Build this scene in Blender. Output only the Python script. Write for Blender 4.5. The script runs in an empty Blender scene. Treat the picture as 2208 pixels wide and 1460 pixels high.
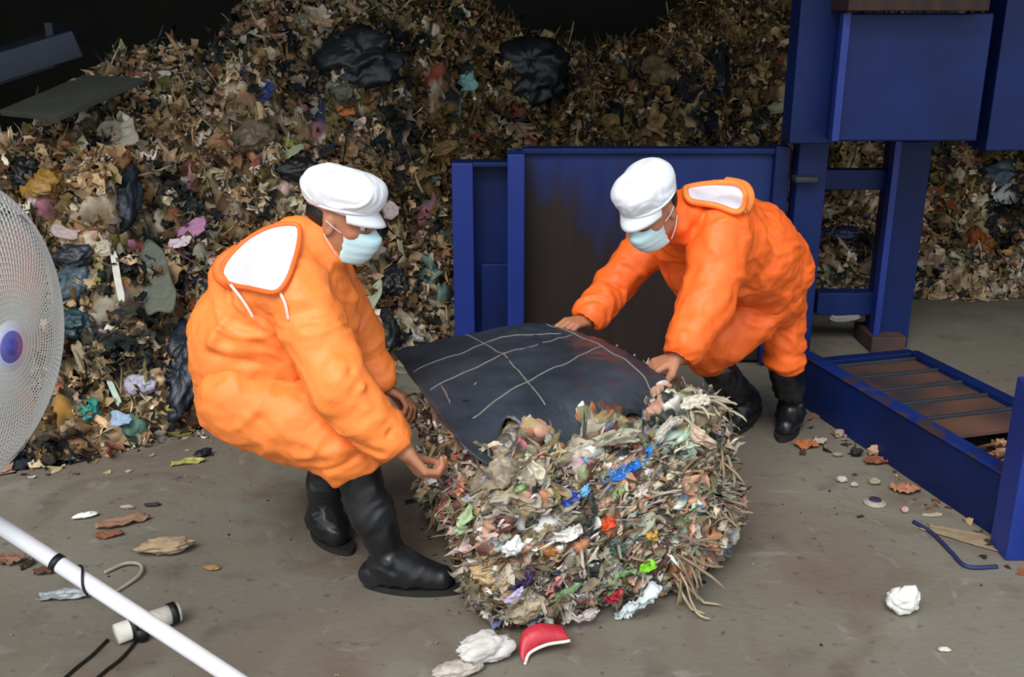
import bpy, math, random
import numpy as np
from mathutils import Vector, Matrix

# ------------------------------------------------------------------ camera
SC = bpy.context.scene
COL = SC.collection
F, CX, CY, TILT, CAMZ = 2150.0, 1104.0, 730.0, math.radians(18.0), 1.75
cam_d = bpy.data.cameras.new('camera'); cam = bpy.data.objects.new('camera', cam_d); COL.objects.link(cam)
cam.location = (0, 0, CAMZ); cam.rotation_euler = (math.pi/2 - TILT, 0, 0)
cam_d.sensor_width = 36.0; cam_d.lens = F/2208*36.0; cam_d.clip_start = 0.05; cam_d.clip_end = 100
SC.camera = cam

# ------------------------------------------------------------------ light
W = bpy.data.worlds.new('overcast_daylight'); SC.world = W; W.use_nodes = True
bg = W.node_tree.nodes['Background']; bg.inputs[0].default_value = (0.86, 0.93, 1.0, 1); bg.inputs[1].default_value = 0.95
sun_d = bpy.data.lights.new('sun', 'SUN'); sun_d.energy = 2.0; sun_d.angle = math.radians(35); sun_d.color = (1.0, 0.965, 0.9)
sun = bpy.data.objects.new('sun', sun_d); COL.objects.link(sun)
sun.rotation_euler = Vector((-0.30, -0.72, 0.95)).to_track_quat('Z', 'Y').to_euler()
SC.view_settings.view_transform = 'Standard'; SC.view_settings.look = 'None'
SC.view_settings.gamma = 1.0; SC.view_settings.use_curve_mapping = False
SC.view_settings.exposure = 0.52
SC.cycles.max_bounces = 5; SC.cycles.use_denoising = True
SC.cycles.pixel_filter_type = 'BLACKMAN_HARRIS'; SC.cycles.filter_width = 2.6

# ------------------------------------------------------------------ projections of the photo's points into the place
ct, st = math.cos(TILT), math.sin(TILT)
def ray(px, py):
    u, v = (px-CX)/F, (py-CY)/F
    return np.array([u, ct - v*st, -st - v*ct])
def Q(px, py, Y):                       # the point seen at that pixel, Y metres away
    d = ray(px, py); return np.array([0, 0, CAMZ]) + d*(Y/d[1])
def G(px, py, z=0.0):                   # ... on the level z
    d = ray(px, py); return np.array([0, 0, CAMZ]) + d*((z-CAMZ)/d[2])

# ------------------------------------------------------------------ noise
def _h(ix, iy, iz, s):
    n = (ix*374761393 + iy*668265263 + iz*2147483647 + s*974634777) & 0xffffffff
    n = ((n ^ (n >> 13))*1274126177) & 0xffffffff
    n = ((n ^ (n >> 15))*2246822519) & 0xffffffff
    return ((n ^ (n >> 16)) & 0xffffff)/float(0xffffff)*2-1
def noise(P, s=0):
    P = np.asarray(P, dtype=np.float64); f = np.floor(P); i = f.astype(np.int64); t = P-f; t = t*t*t*(t*(t*6-15)+10)
    r = 0
    for a in (0, 1):
        wx = t[..., 0] if a else 1-t[..., 0]
        for b in (0, 1):
            wy = t[..., 1] if b else 1-t[..., 1]
            for c in (0, 1):
                wz = t[..., 2] if c else 1-t[..., 2]
                r = r + wx*wy*wz*_h(i[..., 0]+a, i[..., 1]+b, i[..., 2]+c, s)
    return r
def fbm(P, o=3, s=0):
    P = np.asarray(P); r = 0; a = 1
    for k in range(o): r = r + a*noise(P*(2.03**k)+k*7.1, s+k); a *= .5
    return r
def ridged(P, o=2, s=0):
    r = 0; a = 1
    for k in range(o): r = r + a*(1-2*np.abs(noise(np.asarray(P)*(2.1**k)+k*3.3, s+k))); a *= .5
    return r

def worley(P, s=0):
    P = np.asarray(P, float); I = np.floor(P).astype(np.int64); best = np.full(len(P), 9.); sec = np.full(len(P), 9.); bid = np.zeros(len(P))
    for a in (-1, 0, 1):
        for b in (-1, 0, 1):
            for c in (-1, 0, 1):
                x, y, z = I[:, 0]+a, I[:, 1]+b, I[:, 2]+c
                q = np.stack([x+.5+.45*_h(x, y, z, s), y+.5+.45*_h(x, y, z, s+1), z+.5+.45*_h(x, y, z, s+2)], 1)
                d = np.linalg.norm(P-q, axis=1); i = _h(x, y, z, s+3)*.5+.5; m = d < best
                sec = np.where(m, best, np.minimum(sec, d)); bid = np.where(m, i, bid); best = np.where(m, d, best)
    return best, sec, bid

# ------------------------------------------------------------------ mesh and object helpers
def link(name, me, mat=None, parent=None, smooth=True):
    o = bpy.data.objects.new(name, me); COL.objects.link(o)
    if mat is not None:
        for m in (mat if isinstance(mat, (list, tuple)) else [mat]): me.materials.append(m)
    if parent is not None: o.parent = parent
    if smooth and len(me.polygons): me.polygons.foreach_set('use_smooth', [True]*len(me.polygons))
    return o
def npmesh(name, V, Fq, mat=None, parent=None, smooth=True, col=None, mi=None):
    me = bpy.data.meshes.new(name)
    V = np.asarray(V, dtype=np.float32)
    if isinstance(Fq, np.ndarray):
        n, k = Fq.shape
        me.vertices.add(len(V)); me.vertices.foreach_set('co', V.ravel())
        me.loops.add(n*k); me.loops.foreach_set('vertex_index', Fq.astype(np.int32).ravel())
        me.polygons.add(n); me.polygons.foreach_set('loop_start', np.arange(0, n*k, k, dtype=np.int32))
        me.update(calc_edges=True); me.validate()
    else:
        me.from_pydata([tuple(map(float, v)) for v in V], [], Fq)
    if col is not None:
        ca = me.color_attributes.new('Col', 'FLOAT_COLOR', 'POINT')
        c4 = np.ones((len(V), 4), dtype=np.float32); c4[:, :3] = col; ca.data.foreach_set('color', c4.ravel())
    o = link(name, me, mat, parent, smooth)
    if mi is not None: me.polygons.foreach_set('material_index', np.asarray(mi, dtype=np.int32))
    return o
def tag(o, label=None, cat=None, group=None, kind=None):
    if label: o['label'] = label
    if cat: o['category'] = cat
    if group: o['group'] = group
    if kind: o['kind'] = kind
    return o
def empty(name, loc=(0, 0, 0)):
    o = bpy.data.objects.new(name, None); COL.objects.link(o); o.location = [float(a) for a in loc]; o.empty_display_size = .1
    return o
def adopt(root, kids):                   # parent without moving
    bpy.context.view_layer.update()
    for k in kids:
        k.parent = root; k.matrix_parent_inverse = Matrix.Translation(root.location).inverted()

class MB:                                # collects simple solids into one mesh
    def __init__(s): s.V = []; s.F = []
    def add(s, V, Fc):
        b = len(s.V); s.V += [tuple(map(float, v)) for v in V]; s.F += [tuple(i+b for i in f) for f in Fc]; return s
    def hexa(s, P):                      # 8 corners: bottom 4 then top 4
        return s.add(P, [(3, 2, 1, 0), (4, 5, 6, 7), (0, 1, 5, 4), (1, 2, 6, 5), (2, 3, 7, 6), (3, 0, 4, 7)])
    def box(s, lo, hi):
        x0, y0, z0 = lo; x1, y1, z1 = hi
        return s.hexa([(x0, y0, z0), (x1, y0, z0), (x1, y1, z0), (x0, y1, z0), (x0, y0, z1), (x1, y0, z1), (x1, y1, z1), (x0, y1, z1)])
    def bar(s, a, b, w, h, up=(0, 0, 1)):
        a = Vector(a); b = Vector(b); d = (b-a).normalized(); u = Vector(up); r = d.cross(u).normalized(); u = r.cross(d)
        c = [(-1, -1), (1, -1), (1, 1), (-1, 1)]
        return s.hexa([a+r*i*w/2+u*j*h/2 for i, j in c]+[b+r*i*w/2+u*j*h/2 for i, j in c])
    def tube(s, pts, r, n=10, caps=True):
        pts = [Vector(p) for p in pts]; rs = r if isinstance(r, (list, tuple)) else [r]*len(pts)
        base = len(s.V); prev = None
        for i, p in enumerate(pts):
            d = (pts[min(i+1, len(pts)-1)]-pts[max(i-1, 0)]).normalized()
            if prev is None: x = d.orthogonal().normalized()
            else: x = (prev - d*prev.dot(d)).normalized()
            prev = x; y = d.cross(x)
            for k in range(n):
                a = 2*math.pi*k/n; s.V.append(tuple(p+x*math.cos(a)*rs[i]+y*math.sin(a)*rs[i]))
        for i in range(len(pts)-1):
            for k in range(n):
                a = base+i*n+k; b = base+i*n+(k+1) % n; s.F.append((a, b, b+n, a+n))
        if caps:
            s.F.append(tuple(base+k for k in range(n))[::-1]); s.F.append(tuple(base+(len(pts)-1)*n+k for k in range(n)))
        return s
    def torus(s, c, nrm, R, r, n=64, m=8):
        c = Vector(c); nrm = Vector(nrm).normalized(); x = nrm.orthogonal().normalized(); y = nrm.cross(x); b = len(s.V)
        for i in range(n):
            a = 2*math.pi*i/n; e = x*math.cos(a)+y*math.sin(a)
            for j in range(m):
                t = 2*math.pi*j/m; s.V.append(tuple(c+e*(R+r*math.cos(t))+nrm*r*math.sin(t)))
        for i in range(n):
            for j in range(m):
                s.F.append((b+i*m+j, b+((i+1) % n)*m+j, b+((i+1) % n)*m+(j+1) % m, b+i*m+(j+1) % m))
        return s
    def lathe(s, c, axis, prof, n=28):    # prof = [(r, h)...]
        c = Vector(c); ax = Vector(axis).normalized(); x = ax.orthogonal().normalized(); y = ax.cross(x); b = len(s.V)
        for r, h in prof:
            for k in range(n):
                a = 2*math.pi*k/n; s.V.append(tuple(c+ax*h+(x*math.cos(a)+y*math.sin(a))*max(r, 1e-4)))
        for i in range(len(prof)-1):
            for k in range(n):
                a = b+i*n+k; d = b+i*n+(k+1) % n; s.F.append((a, d, d+n, a+n))
        return s
    def build(s, name, mat, parent=None, bevel=0, smooth=True):
        me = bpy.data.meshes.new(name); me.from_pydata(s.V, [], s.F); me.update()
        o = link(name, me, mat, parent, smooth=smooth)
        if bevel:
            m = o.modifiers.new('bevel', 'BEVEL'); m.width = bevel; m.segments = 2; m.limit_method = 'ANGLE'
            o.modifiers.new('wn', 'WEIGHTED_NORMAL')
        return o

def smooth_path(pts, n=8):
    pts = [np.asarray(p, float) for p in pts]; P = [pts[0]]+pts+[pts[-1]]; out = []
    for i in range(1, len(P)-2):
        for k in range(n):
            t = k/n
            out.append(.5*((2*P[i])+(-P[i-1]+P[i+1])*t+(2*P[i-1]-5*P[i]+4*P[i+1]-P[i+2])*t*t+(-P[i-1]+3*P[i]-3*P[i+1]+P[i+2])*t**3))
    out.append(pts[-1]); return out

# ------------------------------------------------------------------ materials
MATS = {}
def srgb(c):
    if isinstance(c, str): c = [int(c[i:i+2], 16)/255 for i in (0, 2, 4)]
    return [(x/12.92 if x <= .04045 else ((x+.055)/1.055)**2.4) for x in c]
def mat(name, c, rough=.6, var=.15, scale=12, bump=0., bscale=60, metal=0., attr=False, c2=None, c2amt=.5, c2scale=3, spec=.4, stretch=None, coat=0, c2sharp=.12, sub=0):
    if name in MATS: return MATS[name]
    m = bpy.data.materials.new(name); m.use_nodes = True; nt = m.node_tree; N = nt.nodes; L = nt.links
    p = N['Principled BSDF']; p.inputs['Roughness'].default_value = rough; p.inputs['Metallic'].default_value = metal
    p.inputs['Specular IOR Level'].default_value = spec; p.inputs['Coat Weight'].default_value = coat
    if sub: p.inputs['Subsurface Weight'].default_value = sub; p.inputs['Subsurface Radius'].default_value = (.01, .004, .002)
    tc = N.new('ShaderNodeTexCoord'); mp = N.new('ShaderNodeMapping'); L.new(tc.outputs['Object'], mp.inputs[0])
    if stretch: mp.inputs['Scale'].default_value = stretch
    def nz(sc, det=4):
        t = N.new('ShaderNodeTexNoise'); t.inputs['Scale'].default_value = sc; t.inputs['Detail'].default_value = det
        L.new(mp.outputs[0], t.inputs['Vector']); return t.outputs['Fac']
    if attr:
        a = N.new('ShaderNodeAttribute'); a.attribute_name = 'Col'; base = a.outputs['Color']
    else:
        rgb = N.new('ShaderNodeRGB'); rgb.outputs[0].default_value = (*srgb(c), 1); base = rgb.outputs[0]
    if c2 is not None:
        r = N.new('ShaderNodeMapRange'); L.new(nz(c2scale, 6), r.inputs[0])
        r.inputs[1].default_value = 1-c2amt-c2sharp; r.inputs[2].default_value = 1-c2amt+c2sharp
        mx = N.new('ShaderNodeMix'); mx.data_type = 'RGBA'; L.new(r.outputs[0], mx.inputs[0]); L.new(base, mx.inputs[6]); mx.inputs[7].default_value = (*srgb(c2), 1)
        base = mx.outputs[2]
    if var:
        r = N.new('ShaderNodeMapRange'); L.new(nz(scale), r.inputs[0]); r.inputs[1].default_value = .25; r.inputs[2].default_value = .75
        r.inputs[3].default_value = 1-var; r.inputs[4].default_value = 1+var
        mx = N.new('ShaderNodeMix'); mx.data_type = 'RGBA'; mx.blend_type = 'MULTIPLY'; mx.inputs[0].default_value = 1
        L.new(base, mx.inputs[6]); L.new(r.outputs[0], mx.inputs[7]); base = mx.outputs[2]
    L.new(base, p.inputs['Base Color'])
    if bump:
        b = N.new('ShaderNodeBump'); b.inputs['Strength'].default_value = bump; b.inputs['Distance'].default_value = .01
        L.new(nz(bscale, 6), b.inputs['Height']); L.new(b.outputs[0], p.inputs['Normal'])
    MATS[name] = m; return m

M_orange = mat('orange_nylon', 'ff8c40', .5, .05, 14, bump=.25, bscale=40, spec=.4)
M_orange2 = mat('orange_nylon_deep', 'ff7029', .5, .05, 14, bump=.25, bscale=40, spec=.4)
M_lining = mat('white_lining', 'dcd7e3', .6, .03, 10, bump=.1)
M_cap = mat('white_cap_cloth', 'e4e8ef', .7, .03, 30, bump=.1, bscale=120)
M_mask = mat('pale_blue_mask', 'bfe0e6', .75, .03, 20, bump=.1, bscale=100)
M_skin = mat('skin', 'ad7859', .55, .08, 25, bump=.08, bscale=90, c2='b07058', c2amt=.42, c2scale=9, sub=.15)
M_hair = mat('black_hair', '15110f', .5, .2, 80, bump=.4, bscale=200)
M_boot = mat('black_rubber', '17191c', .34, .15, 8, bump=.12, bscale=14, spec=.5, c2='2b2d30', c2amt=.42, c2scale=6)
M_sole = mat('boot_sole_rubber', '22211f', .75, .2, 20, bump=.2)
M_eye = mat('eye_white', 'd8d0c8', .25, 0); M_iris = mat('dark_iris', '1a100a', .2, 0)
M_cord = mat('white_drawstring', 'f0d8d0', .7, .05)
M_blue = mat('blue_paint', '0c235c', .5, .16, 5, bump=.06, bscale=30, c2='0a1842', c2amt=.45, c2scale=2.2, c2sharp=.2, spec=.28)
M_blue_l = mat('blue_paint_lighter', '1a3080', .45, .12, 5, bump=.05, bscale=30, spec=.45)  # lighter blue for posts, panel edges and flanges
M_rustblue = None
def worn_wall():
    m = mat('blue_paint_worn_to_rust', '142a66', .55, .22, 5, bump=.2, bscale=30, stretch=(2.5, 2.5, .6), c2='2a1f1b', c2scale=1.4, c2amt=.5, c2sharp=.1)
    nt = m.node_tree; N = nt.nodes; L = nt.links; tc = N.new('ShaderNodeTexCoord'); sp = N.new('ShaderNodeSeparateXYZ'); L.new(tc.outputs['Object'], sp.inputs[0])
    mr = [n for n in N if n.type == 'MAP_RANGE'][0]; src = mr.inputs[0].links[0].from_socket     # rust has eaten the lower left of the plate
    a = N.new('ShaderNodeMath'); a.operation = 'MULTIPLY_ADD'; L.new(sp.outputs['X'], a.inputs[0]); a.inputs[1].default_value = -.22; L.new(src, a.inputs[2])
    b = N.new('ShaderNodeMath'); b.operation = 'MULTIPLY_ADD'; L.new(sp.outputs['Z'], b.inputs[0]); b.inputs[1].default_value = -.42; L.new(a.outputs[0], b.inputs[2])
    c = N.new('ShaderNodeMath'); c.operation = 'ADD'; L.new(b.outputs[0], c.inputs[0]); c.inputs[1].default_value = .52; L.new(c.outputs[0], mr.inputs[0]); return m
M_rust = mat('rusty_steel', '38241b', .7, .3, 6, bump=.3, bscale=30, c2='241c1c', c2amt=.45, c2scale=4, stretch=(3, 3, 1))
M_rustblue = worn_wall()
M_bluew = mat('blue_paint_scuffed', '12296a', .55, .25, 8, bump=.15, bscale=30, c2='3c2f34', c2amt=.46, c2scale=9, c2sharp=.06, spec=.3)
M_rustplank = mat('rusty_plate', '604234', .75, .3, 8, bump=.3, bscale=40, c2='2c2830', c2amt=.48, c2scale=4)
M_steel = mat('dark_steel', '2b2e34', .55, .2, 8, bump=.1)
M_white_metal = mat('white_enamel', 'd8d9df', .35, .05, 10, spec=.5)
M_wire = mat('pale_grey_wire', 'd2d3ce', .45, .05, 10, spec=.5)
M_blade = mat('polished_aluminium', 'd6d7da', .38, .05, 6, metal=.6)
M_black = mat('black_rubber_band', '121213', .5, .1)
M_sheet = mat('charcoal_plastic_sheet', '2b3038', .36, .22, 6, bump=.35, bscale=28, c2='3a414c', c2amt=.45, c2scale=5, c2sharp=.2, spec=.5)
M_twine = mat('grey_twine', '7a7874', .8, .15, 90)
M_trash = mat('loose_waste', None, .75, .22, 26, bump=.3, bscale=60, attr=True, spec=.2)
M_trashf = mat('packed_plastic_film', None, .5, .2, 30, bump=.3, bscale=70, attr=True, spec=.35)
M_soil = mat('dark_waste_core', '2e281f', .9, .35, 14, bump=.6, bscale=30, c2='15130f', c2amt=.45, c2scale=9)
M_wall = mat('dark_wall', '24261e', .9, .3, 1.5, bump=.2)  # near-black olive with broad mottling, for walls and ceiling
def plastic(c, rough=.4, name=None):
    return mat(name or 'plastic_'+c, c, rough, .14, 22, bump=.35, bscale=35, spec=.4)

# concrete floor: brown-grey, stained, with pale and dark patches
def floor_material():
    m = bpy.data.materials.new('stained_concrete'); m.use_nodes = True; nt = m.node_tree; N = nt.nodes; L = nt.links
    p = N['Principled BSDF']; p.inputs['Roughness'].default_value = .62; p.inputs['Specular IOR Level'].default_value = .35
    tc = N.new('ShaderNodeTexCoord')
    def nz(sc, det=6, dist=0.):
        t = N.new('ShaderNodeTexNoise'); t.inputs['Scale'].default_value = sc; t.inputs['Detail'].default_value = det; t.inputs['Distortion'].default_value = dist
        L.new(tc.outputs['Object'], t.inputs['Vector']); return t.outputs['Fac']
    def ramp(f, a, b):
        r = N.new('ShaderNodeMapRange'); L.new(f, r.inputs[0]); r.inputs[1].default_value = a; r.inputs[2].default_value = b; return r.outputs[0]
    def mix(f, A, B, k=1.0):
        x = N.new('ShaderNodeMix'); x.data_type = 'RGBA'
        if k != 1.0:
            mm = N.new('ShaderNodeMath'); mm.operation = 'MULTIPLY'; L.new(f, mm.inputs[0]); mm.inputs[1].default_value = k; f = mm.outputs[0]
        L.new(f, x.inputs[0])
        for s, v in ((6, A), (7, B)):
            if isinstance(v, str): x.inputs[s].default_value = (*srgb(v), 1)
            else: L.new(v, x.inputs[s])
        return x.outputs[2]
    c = mix(ramp(nz(.9, 5, .6), .35, .65), '6f675d', '7b786d')
    c = mix(ramp(nz(1.7, 5, 1.0), .52, .66), c, '6b5b50', .8)
    c = mix(ramp(nz(6, 6), .56, .75), c, '56504a', .6)
    c = mix(ramp(nz(23, 4), .62, .72), c, '45413b', .55)
    c = mix(ramp(nz(4.2, 8, 2.0), .62, .7), c, '92908a', .4)
    L.new(c, p.inputs['Base Color'])
    b = N.new('ShaderNodeBump'); b.inputs['Strength'].default_value = .25; b.inputs['Distance'].default_value = .01
    L.new(nz(40, 6), b.inputs['Height']); L.new(b.outputs[0], p.inputs['Normal'])
    return m

# ------------------------------------------------------------------ the hall
def structure(o): o['kind'] = 'structure'; return o
structure(npmesh('floor', [(-9, -4, 0), (9, -4, 0), (9, 12, 0), (-9, 12, 0)], [(0, 1, 2, 3)], floor_material(), smooth=False))
structure(MB().box((-9, 11.0, 0), (9, 11.2, 6)).build('wall_back', M_wall, smooth=False))
structure(MB().box((-7.2, 2.2, 0), (-7, 11, 6)).build('wall_left', M_wall, smooth=False))
structure(MB().box((7, 2.2, 0), (7.2, 11, 6)).build('wall_right', M_wall, smooth=False))
structure(MB().box((-9, 1.9, 4.6), (9, 11.2, 4.75)).build('ceiling', M_wall, smooth=False))

# ------------------------------------------------------------------ waste heap
X0 = [-6, -3.2, -2.5, -1.89, -1.39, -.95, -.6, -.2, .3, 1.0, 2.0, 3.0, 5]
YB = [2.9, 3.3, 3.5, 3.72, 4.05, 4.45, 4.85, 5.3, 5.9, 6.1, 6.15, 6.2, 6.2]
XH = [-6, -3.4, -2.75, -2.45, -2.28, -2.12, -1.72, -1.58, -1.2, -.6, -.2, .1, .6, 1.0, 1.25, 1.5, 2.0, 5]
HH = [.9, .95, 1.03, 1.16, 1.38, 1.48, 1.50, 1.85, 2.0, 1.95, 1.75, 1.58, 1.46, 1.50, 1.62, 1.9, 2.05, 2.05]
def heap_h(x, y):
    x = np.asarray(x, float); y = np.asarray(y, float)
    y0 = np.interp(x, X0, YB)+.16*noise(np.stack([x*1.7, x*0+3, x*0], -1), 5)
    s = np.interp(x, [-3, -1.5, 0, 1], [.78, .74, .85, 1.0])
    H = np.interp(x, XH, HH)
    r = s*(y-y0); r = np.where(r > 0, r+.10*(1-np.exp(-np.maximum(r, 0)*12)), r)
    k = .25; hh = np.clip(.5+.5*(r-H)/k, 0, 1); h = r*(1-hh)+H*hh-k*hh*(1-hh)
    P = np.stack([x, y, x*0], -1); top = np.clip((H-h)/.5, .25, 1)
    h = h-np.clip(r-H-.9, 0, 3)*.5
    return h+np.clip(r, 0, .4)/.4*top*(.17*noise(P*1.9, 1)+.18*noise(P*4.1, 2)+.08*noise(P*9, 3))
def on_heap(px, py):
    d = ray(px, py)
    for Y in np.arange(3.2, 10, .01):
        p = np.array([0, 0, CAMZ])+d*(Y/d[1])
        if p[2] <= max(float(heap_h(p[0], p[1])), 0): return p
    return p
gx = np.linspace(-5, 4.6, 520); gy = np.linspace(2.8, 9.5, 380)
GX, GY = np.meshgrid(gx, gy, indexing='ij'); GZ = np.maximum(heap_h(GX, GY)-.05, -.06)
idx = np.arange(GX.size).reshape(GX.shape)
Fq = np.stack([idx[:-1, :-1], idx[1:, :-1], idx[1:, 1:], idx[:-1, 1:]], -1).reshape(-1, 4)
HV = np.stack([GX, GY, GZ], -1).reshape(-1, 3)
keep = (GZ.reshape(-1)[Fq].max(1) > -.05); Fq = Fq[keep]
used = np.unique(Fq); remap = -np.ones(len(HV), int); remap[used] = np.arange(len(used))
HV = HV[used]
HC0 = None
#tag(heap, 'huge heap of mixed brown garbage filling the back of the hall', 'garbage heap', kind='stuff')

def make_pieces(rng, P, N, size, cols, m=4, asp=(1, 2.2), crumple=.35, curl=1.0, tilt=.8, along=None, along_sd=.6, stripes=.15, vary=.16):
    n = len(P); u = np.linspace(-1, 1, m); U, Vv = np.meshgrid(u, u, indexing='ij'); U = U.ravel()[None]; Vv = Vv.ravel()[None]
    N = N+tilt*rng.normal(size=(n, 3)); N /= np.linalg.norm(N, axis=1)[:, None]
    D = rng.normal(size=(n, 3)) if along is None else along+along_sd*rng.normal(size=(n, 3))
    T = D-(D*N).sum(1)[:, None]*N; T /= np.linalg.norm(T, axis=1)[:, None]+1e-9; B = np.cross(N, T)
    A = np.sqrt(rng.uniform(asp[0], asp[1], n))[:, None]; s = size[:, None]
    r = lambda lo, hi: rng.uniform(lo, hi, (n, 1))
    uu = U*(1+.22*np.sin(2.4*Vv+r(0, 6.3))); vv = Vv*(1+.28*np.sin(2.2*U+r(0, 6.3)))
    j = min(.62/(m-1), .24)
    uu = uu+rng.normal(size=(n, m*m))*j; vv = vv+rng.normal(size=(n, m*m))*j
    h = crumple*(np.abs(np.sin(2.3*U*r(.5, 1.5)+1.7*Vv*r(-1, 1)+r(0, 6)))-.5+.5*np.sin(3.4*Vv*r(.5, 1.4)+r(0, 6))+.42*rng.normal(size=(n, m*m)))
    c = curl*rng.normal(size=(n, 1)); c = np.where(np.abs(c) < .05, .05, c)
    x = np.sin(c*uu)/c*A*s; z = (h+(1-np.cos(c*uu))/c*.8*A-.15)*s; y = vv/A*s
    V = P[:, None, :]+x[..., None]*T[:, None]+y[..., None]*B[:, None]+z[..., None]*N[:, None]
    i = np.arange(m*m).reshape(m, m); q = np.stack([i[:-1, :-1], i[1:, :-1], i[1:, 1:], i[:-1, 1:]], -1).reshape(-1, 4)
    FF = (np.arange(n)[:, None, None]*m*m+q[None]).reshape(-1, 4)
    C = np.repeat(cols[:, None, :], m*m, 1)*(1+vary*rng.normal(size=(n, m*m, 1)))
    st_ = (rng.uniform(size=(n, 1)) < stripes)*(np.sin(U*3+r(0, 6)) > .1)
    other = cols[rng.permutation(n)][:, None, :]
    C = np.where(st_[..., None], other, C)
    return V.reshape(-1, 3), FF, np.clip(C.reshape(-1, 3), 0, 1)
def palette(rng, n, pal):
    w = np.array([p[1] for p in pal], float); w /= w.sum()
    c = np.array([srgb(p[0]) for p in pal])[rng.choice(len(pal), n, p=w)]
    return np.clip(c*(1+.22*rng.normal(size=(n, 1)))*(1+.05*rng.normal(size=(n, 3))), .004, .95)
PAL_HEAP = [('8f7c64', 20), ('a8987e', 19), ('75634c', 14), ('544636', 9), ('76704e', 6), ('8c8a80', 9), ('262a2c', 11), ('b8b0a2', 9), ('927258', 6), ('cdc9c0', 3.0),
            ('3a4a4e', 1.6), ('2a3658', .7), ('8a5238', .8), ('94687a', .25), ('7f8250', .3), ('5c807a', .4), ('8e4a40', .3), ('94743c', .5)]
PAL_DARK = [('5a482e', 20), ('6a563a', 18), ('786546', 13), ('332c20', 14), ('55502f', 8), ('1f2222', 11), ('8a7a60', 9), ('988868', 6), ('a29c8e', 2), ('465659', 1), ('75402a', .7)]
rng = np.random.default_rng(7)
def heap_samples(rng, n, xr, fy=None):
    x = rng.uniform(*xr, n*4); y0 = np.interp(x, X0, YB); y = y0+rng.uniform(-.12, 3.2, n*4)**1.0
    h = heap_h(x, y); H = np.interp(x, XH, HH)
    ok = (h > -.03) & (h < H+.4)
    d0 = (y-y0)*.8 < H+.55
    ok &= d0; x, y, h = x[ok][:n], y[ok][:n], h[ok][:n]
    e = .04; nx = -(heap_h(x+e, y)-heap_h(x-e, y))/(2*e); ny = -(heap_h(x, y+e)-heap_h(x, y-e))/(2*e)
    N = np.stack([nx, ny, np.ones_like(nx)], 1); N /= np.linalg.norm(N, axis=1)[:, None]
    return np.stack([x, y, h], 1), N
def heap_cols(rng, P):
    a = palette(rng, len(P), PAL_HEAP); b = palette(rng, len(P), PAL_DARK)
    # darker, browner palette to the right and higher up; paler palette to the left
    t = np.clip((P[:, 0]+1.2)/1.1, 0, 1)*np.clip((P[:, 2]-.2)/.5, 0, 1)
    t = np.clip(t+.45*noise(P*2.2, 40), 0, 1)
    c = np.where((rng.uniform(size=len(P)) < t)[:, None], b, a)
    # near-black patches: black bags, and shaded voids painted into the piece colours
    c = np.clip(c*np.array([1.30, 1.18, 1.04]), 0, .9); k = np.clip((noise(P*3.0, 90)-.26)*4, 0, 1)*(rng.uniform(size=len(P)) < .75)
    return c*(1-k[:, None])+palette(rng, len(P), [('1e2224', 5), ('2b2f33', 4), ('3a3730', 3), ('34424a', 1)])*k[:, None]
def cell_cols(ids, P, dark):
    def pick(pal):
        w = np.cumsum([p[1] for p in pal])/sum(p[1] for p in pal); return np.array([srgb(p[0]) for p in pal])[np.minimum(np.searchsorted(w, ids), len(pal)-1)]
    a, b = pick(PAL_HEAP), pick(PAL_DARK); return np.where(dark[:, None], b, a)
t_ = np.clip((HV[:, 0]+1.2)/1.1, 0, 1)*np.clip((HV[:, 2]-.2)/.5, 0, 1)
d1_, d2_, id_ = worley((HV+.05*fbm(HV*7, 2, 60)[:, None])*np.array([11, 9, 13.]), 61)
hc_ = cell_cols(id_, HV, _h(*(np.floor(HV*11).astype(np.int64).T), 5)*.5+.5 < t_)*(.75+.35*np.clip((d2_-d1_)*4, 0, 1))[:, None]
HV = HV+np.stack([id_*0, -(id_-.5)*.06, (id_-.5)*.07+.02*ridged(HV*17, 2, 66)], 1)
heap = npmesh('garbage_heap', HV, remap[Fq], M_trash, col=np.clip(hc_*np.array([1.1, 1.0, .88]), 0, 1))
tag(heap, 'huge heap of mixed brown garbage filling the back of the hall', 'garbage heap', kind='stuff')
def scatter(name, rng, n, xr, smin, smax, m, label, **kw):
    P, N = heap_samples(rng, n, xr); s = smin*np.exp(rng.uniform(0, 1, len(P))**1.6*math.log(smax/smin))
    V, FF, C = make_pieces(rng, P+N*.01, N, s, heap_cols(rng, P), m=m, **kw)
    V[:, 2] = np.maximum(V[:, 2], .003)
    o = npmesh(name, V, FF, M_trash, col=C, smooth=False)
    return tag(o, label, 'garbage', kind='stuff')
scatter('mixed_rubbish', rng, 12000, (-4.6, 4.4), .022, .070, 6, 'crumpled bags, card and film strewn all over the heap', crumple=.5, curl=.9, asp=(1, 1.8), tilt=.6)
scatter('fine_rubbish', rng, 24000, (-4.6, 4.4), .010, .028, 4, 'small brown scraps between the bigger waste on the heap', crumple=.5, asp=(1, 3))
scatter('fibrous_rubbish', rng, 3500, (-4.6, 4.4), .014, .036, 6, 'long fibrous strips and twine hanging down the heap', crumple=.2, curl=1.6, asp=(12, 40), along=np.array([0, -.5, -.8]), along_sd=.5)

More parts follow.
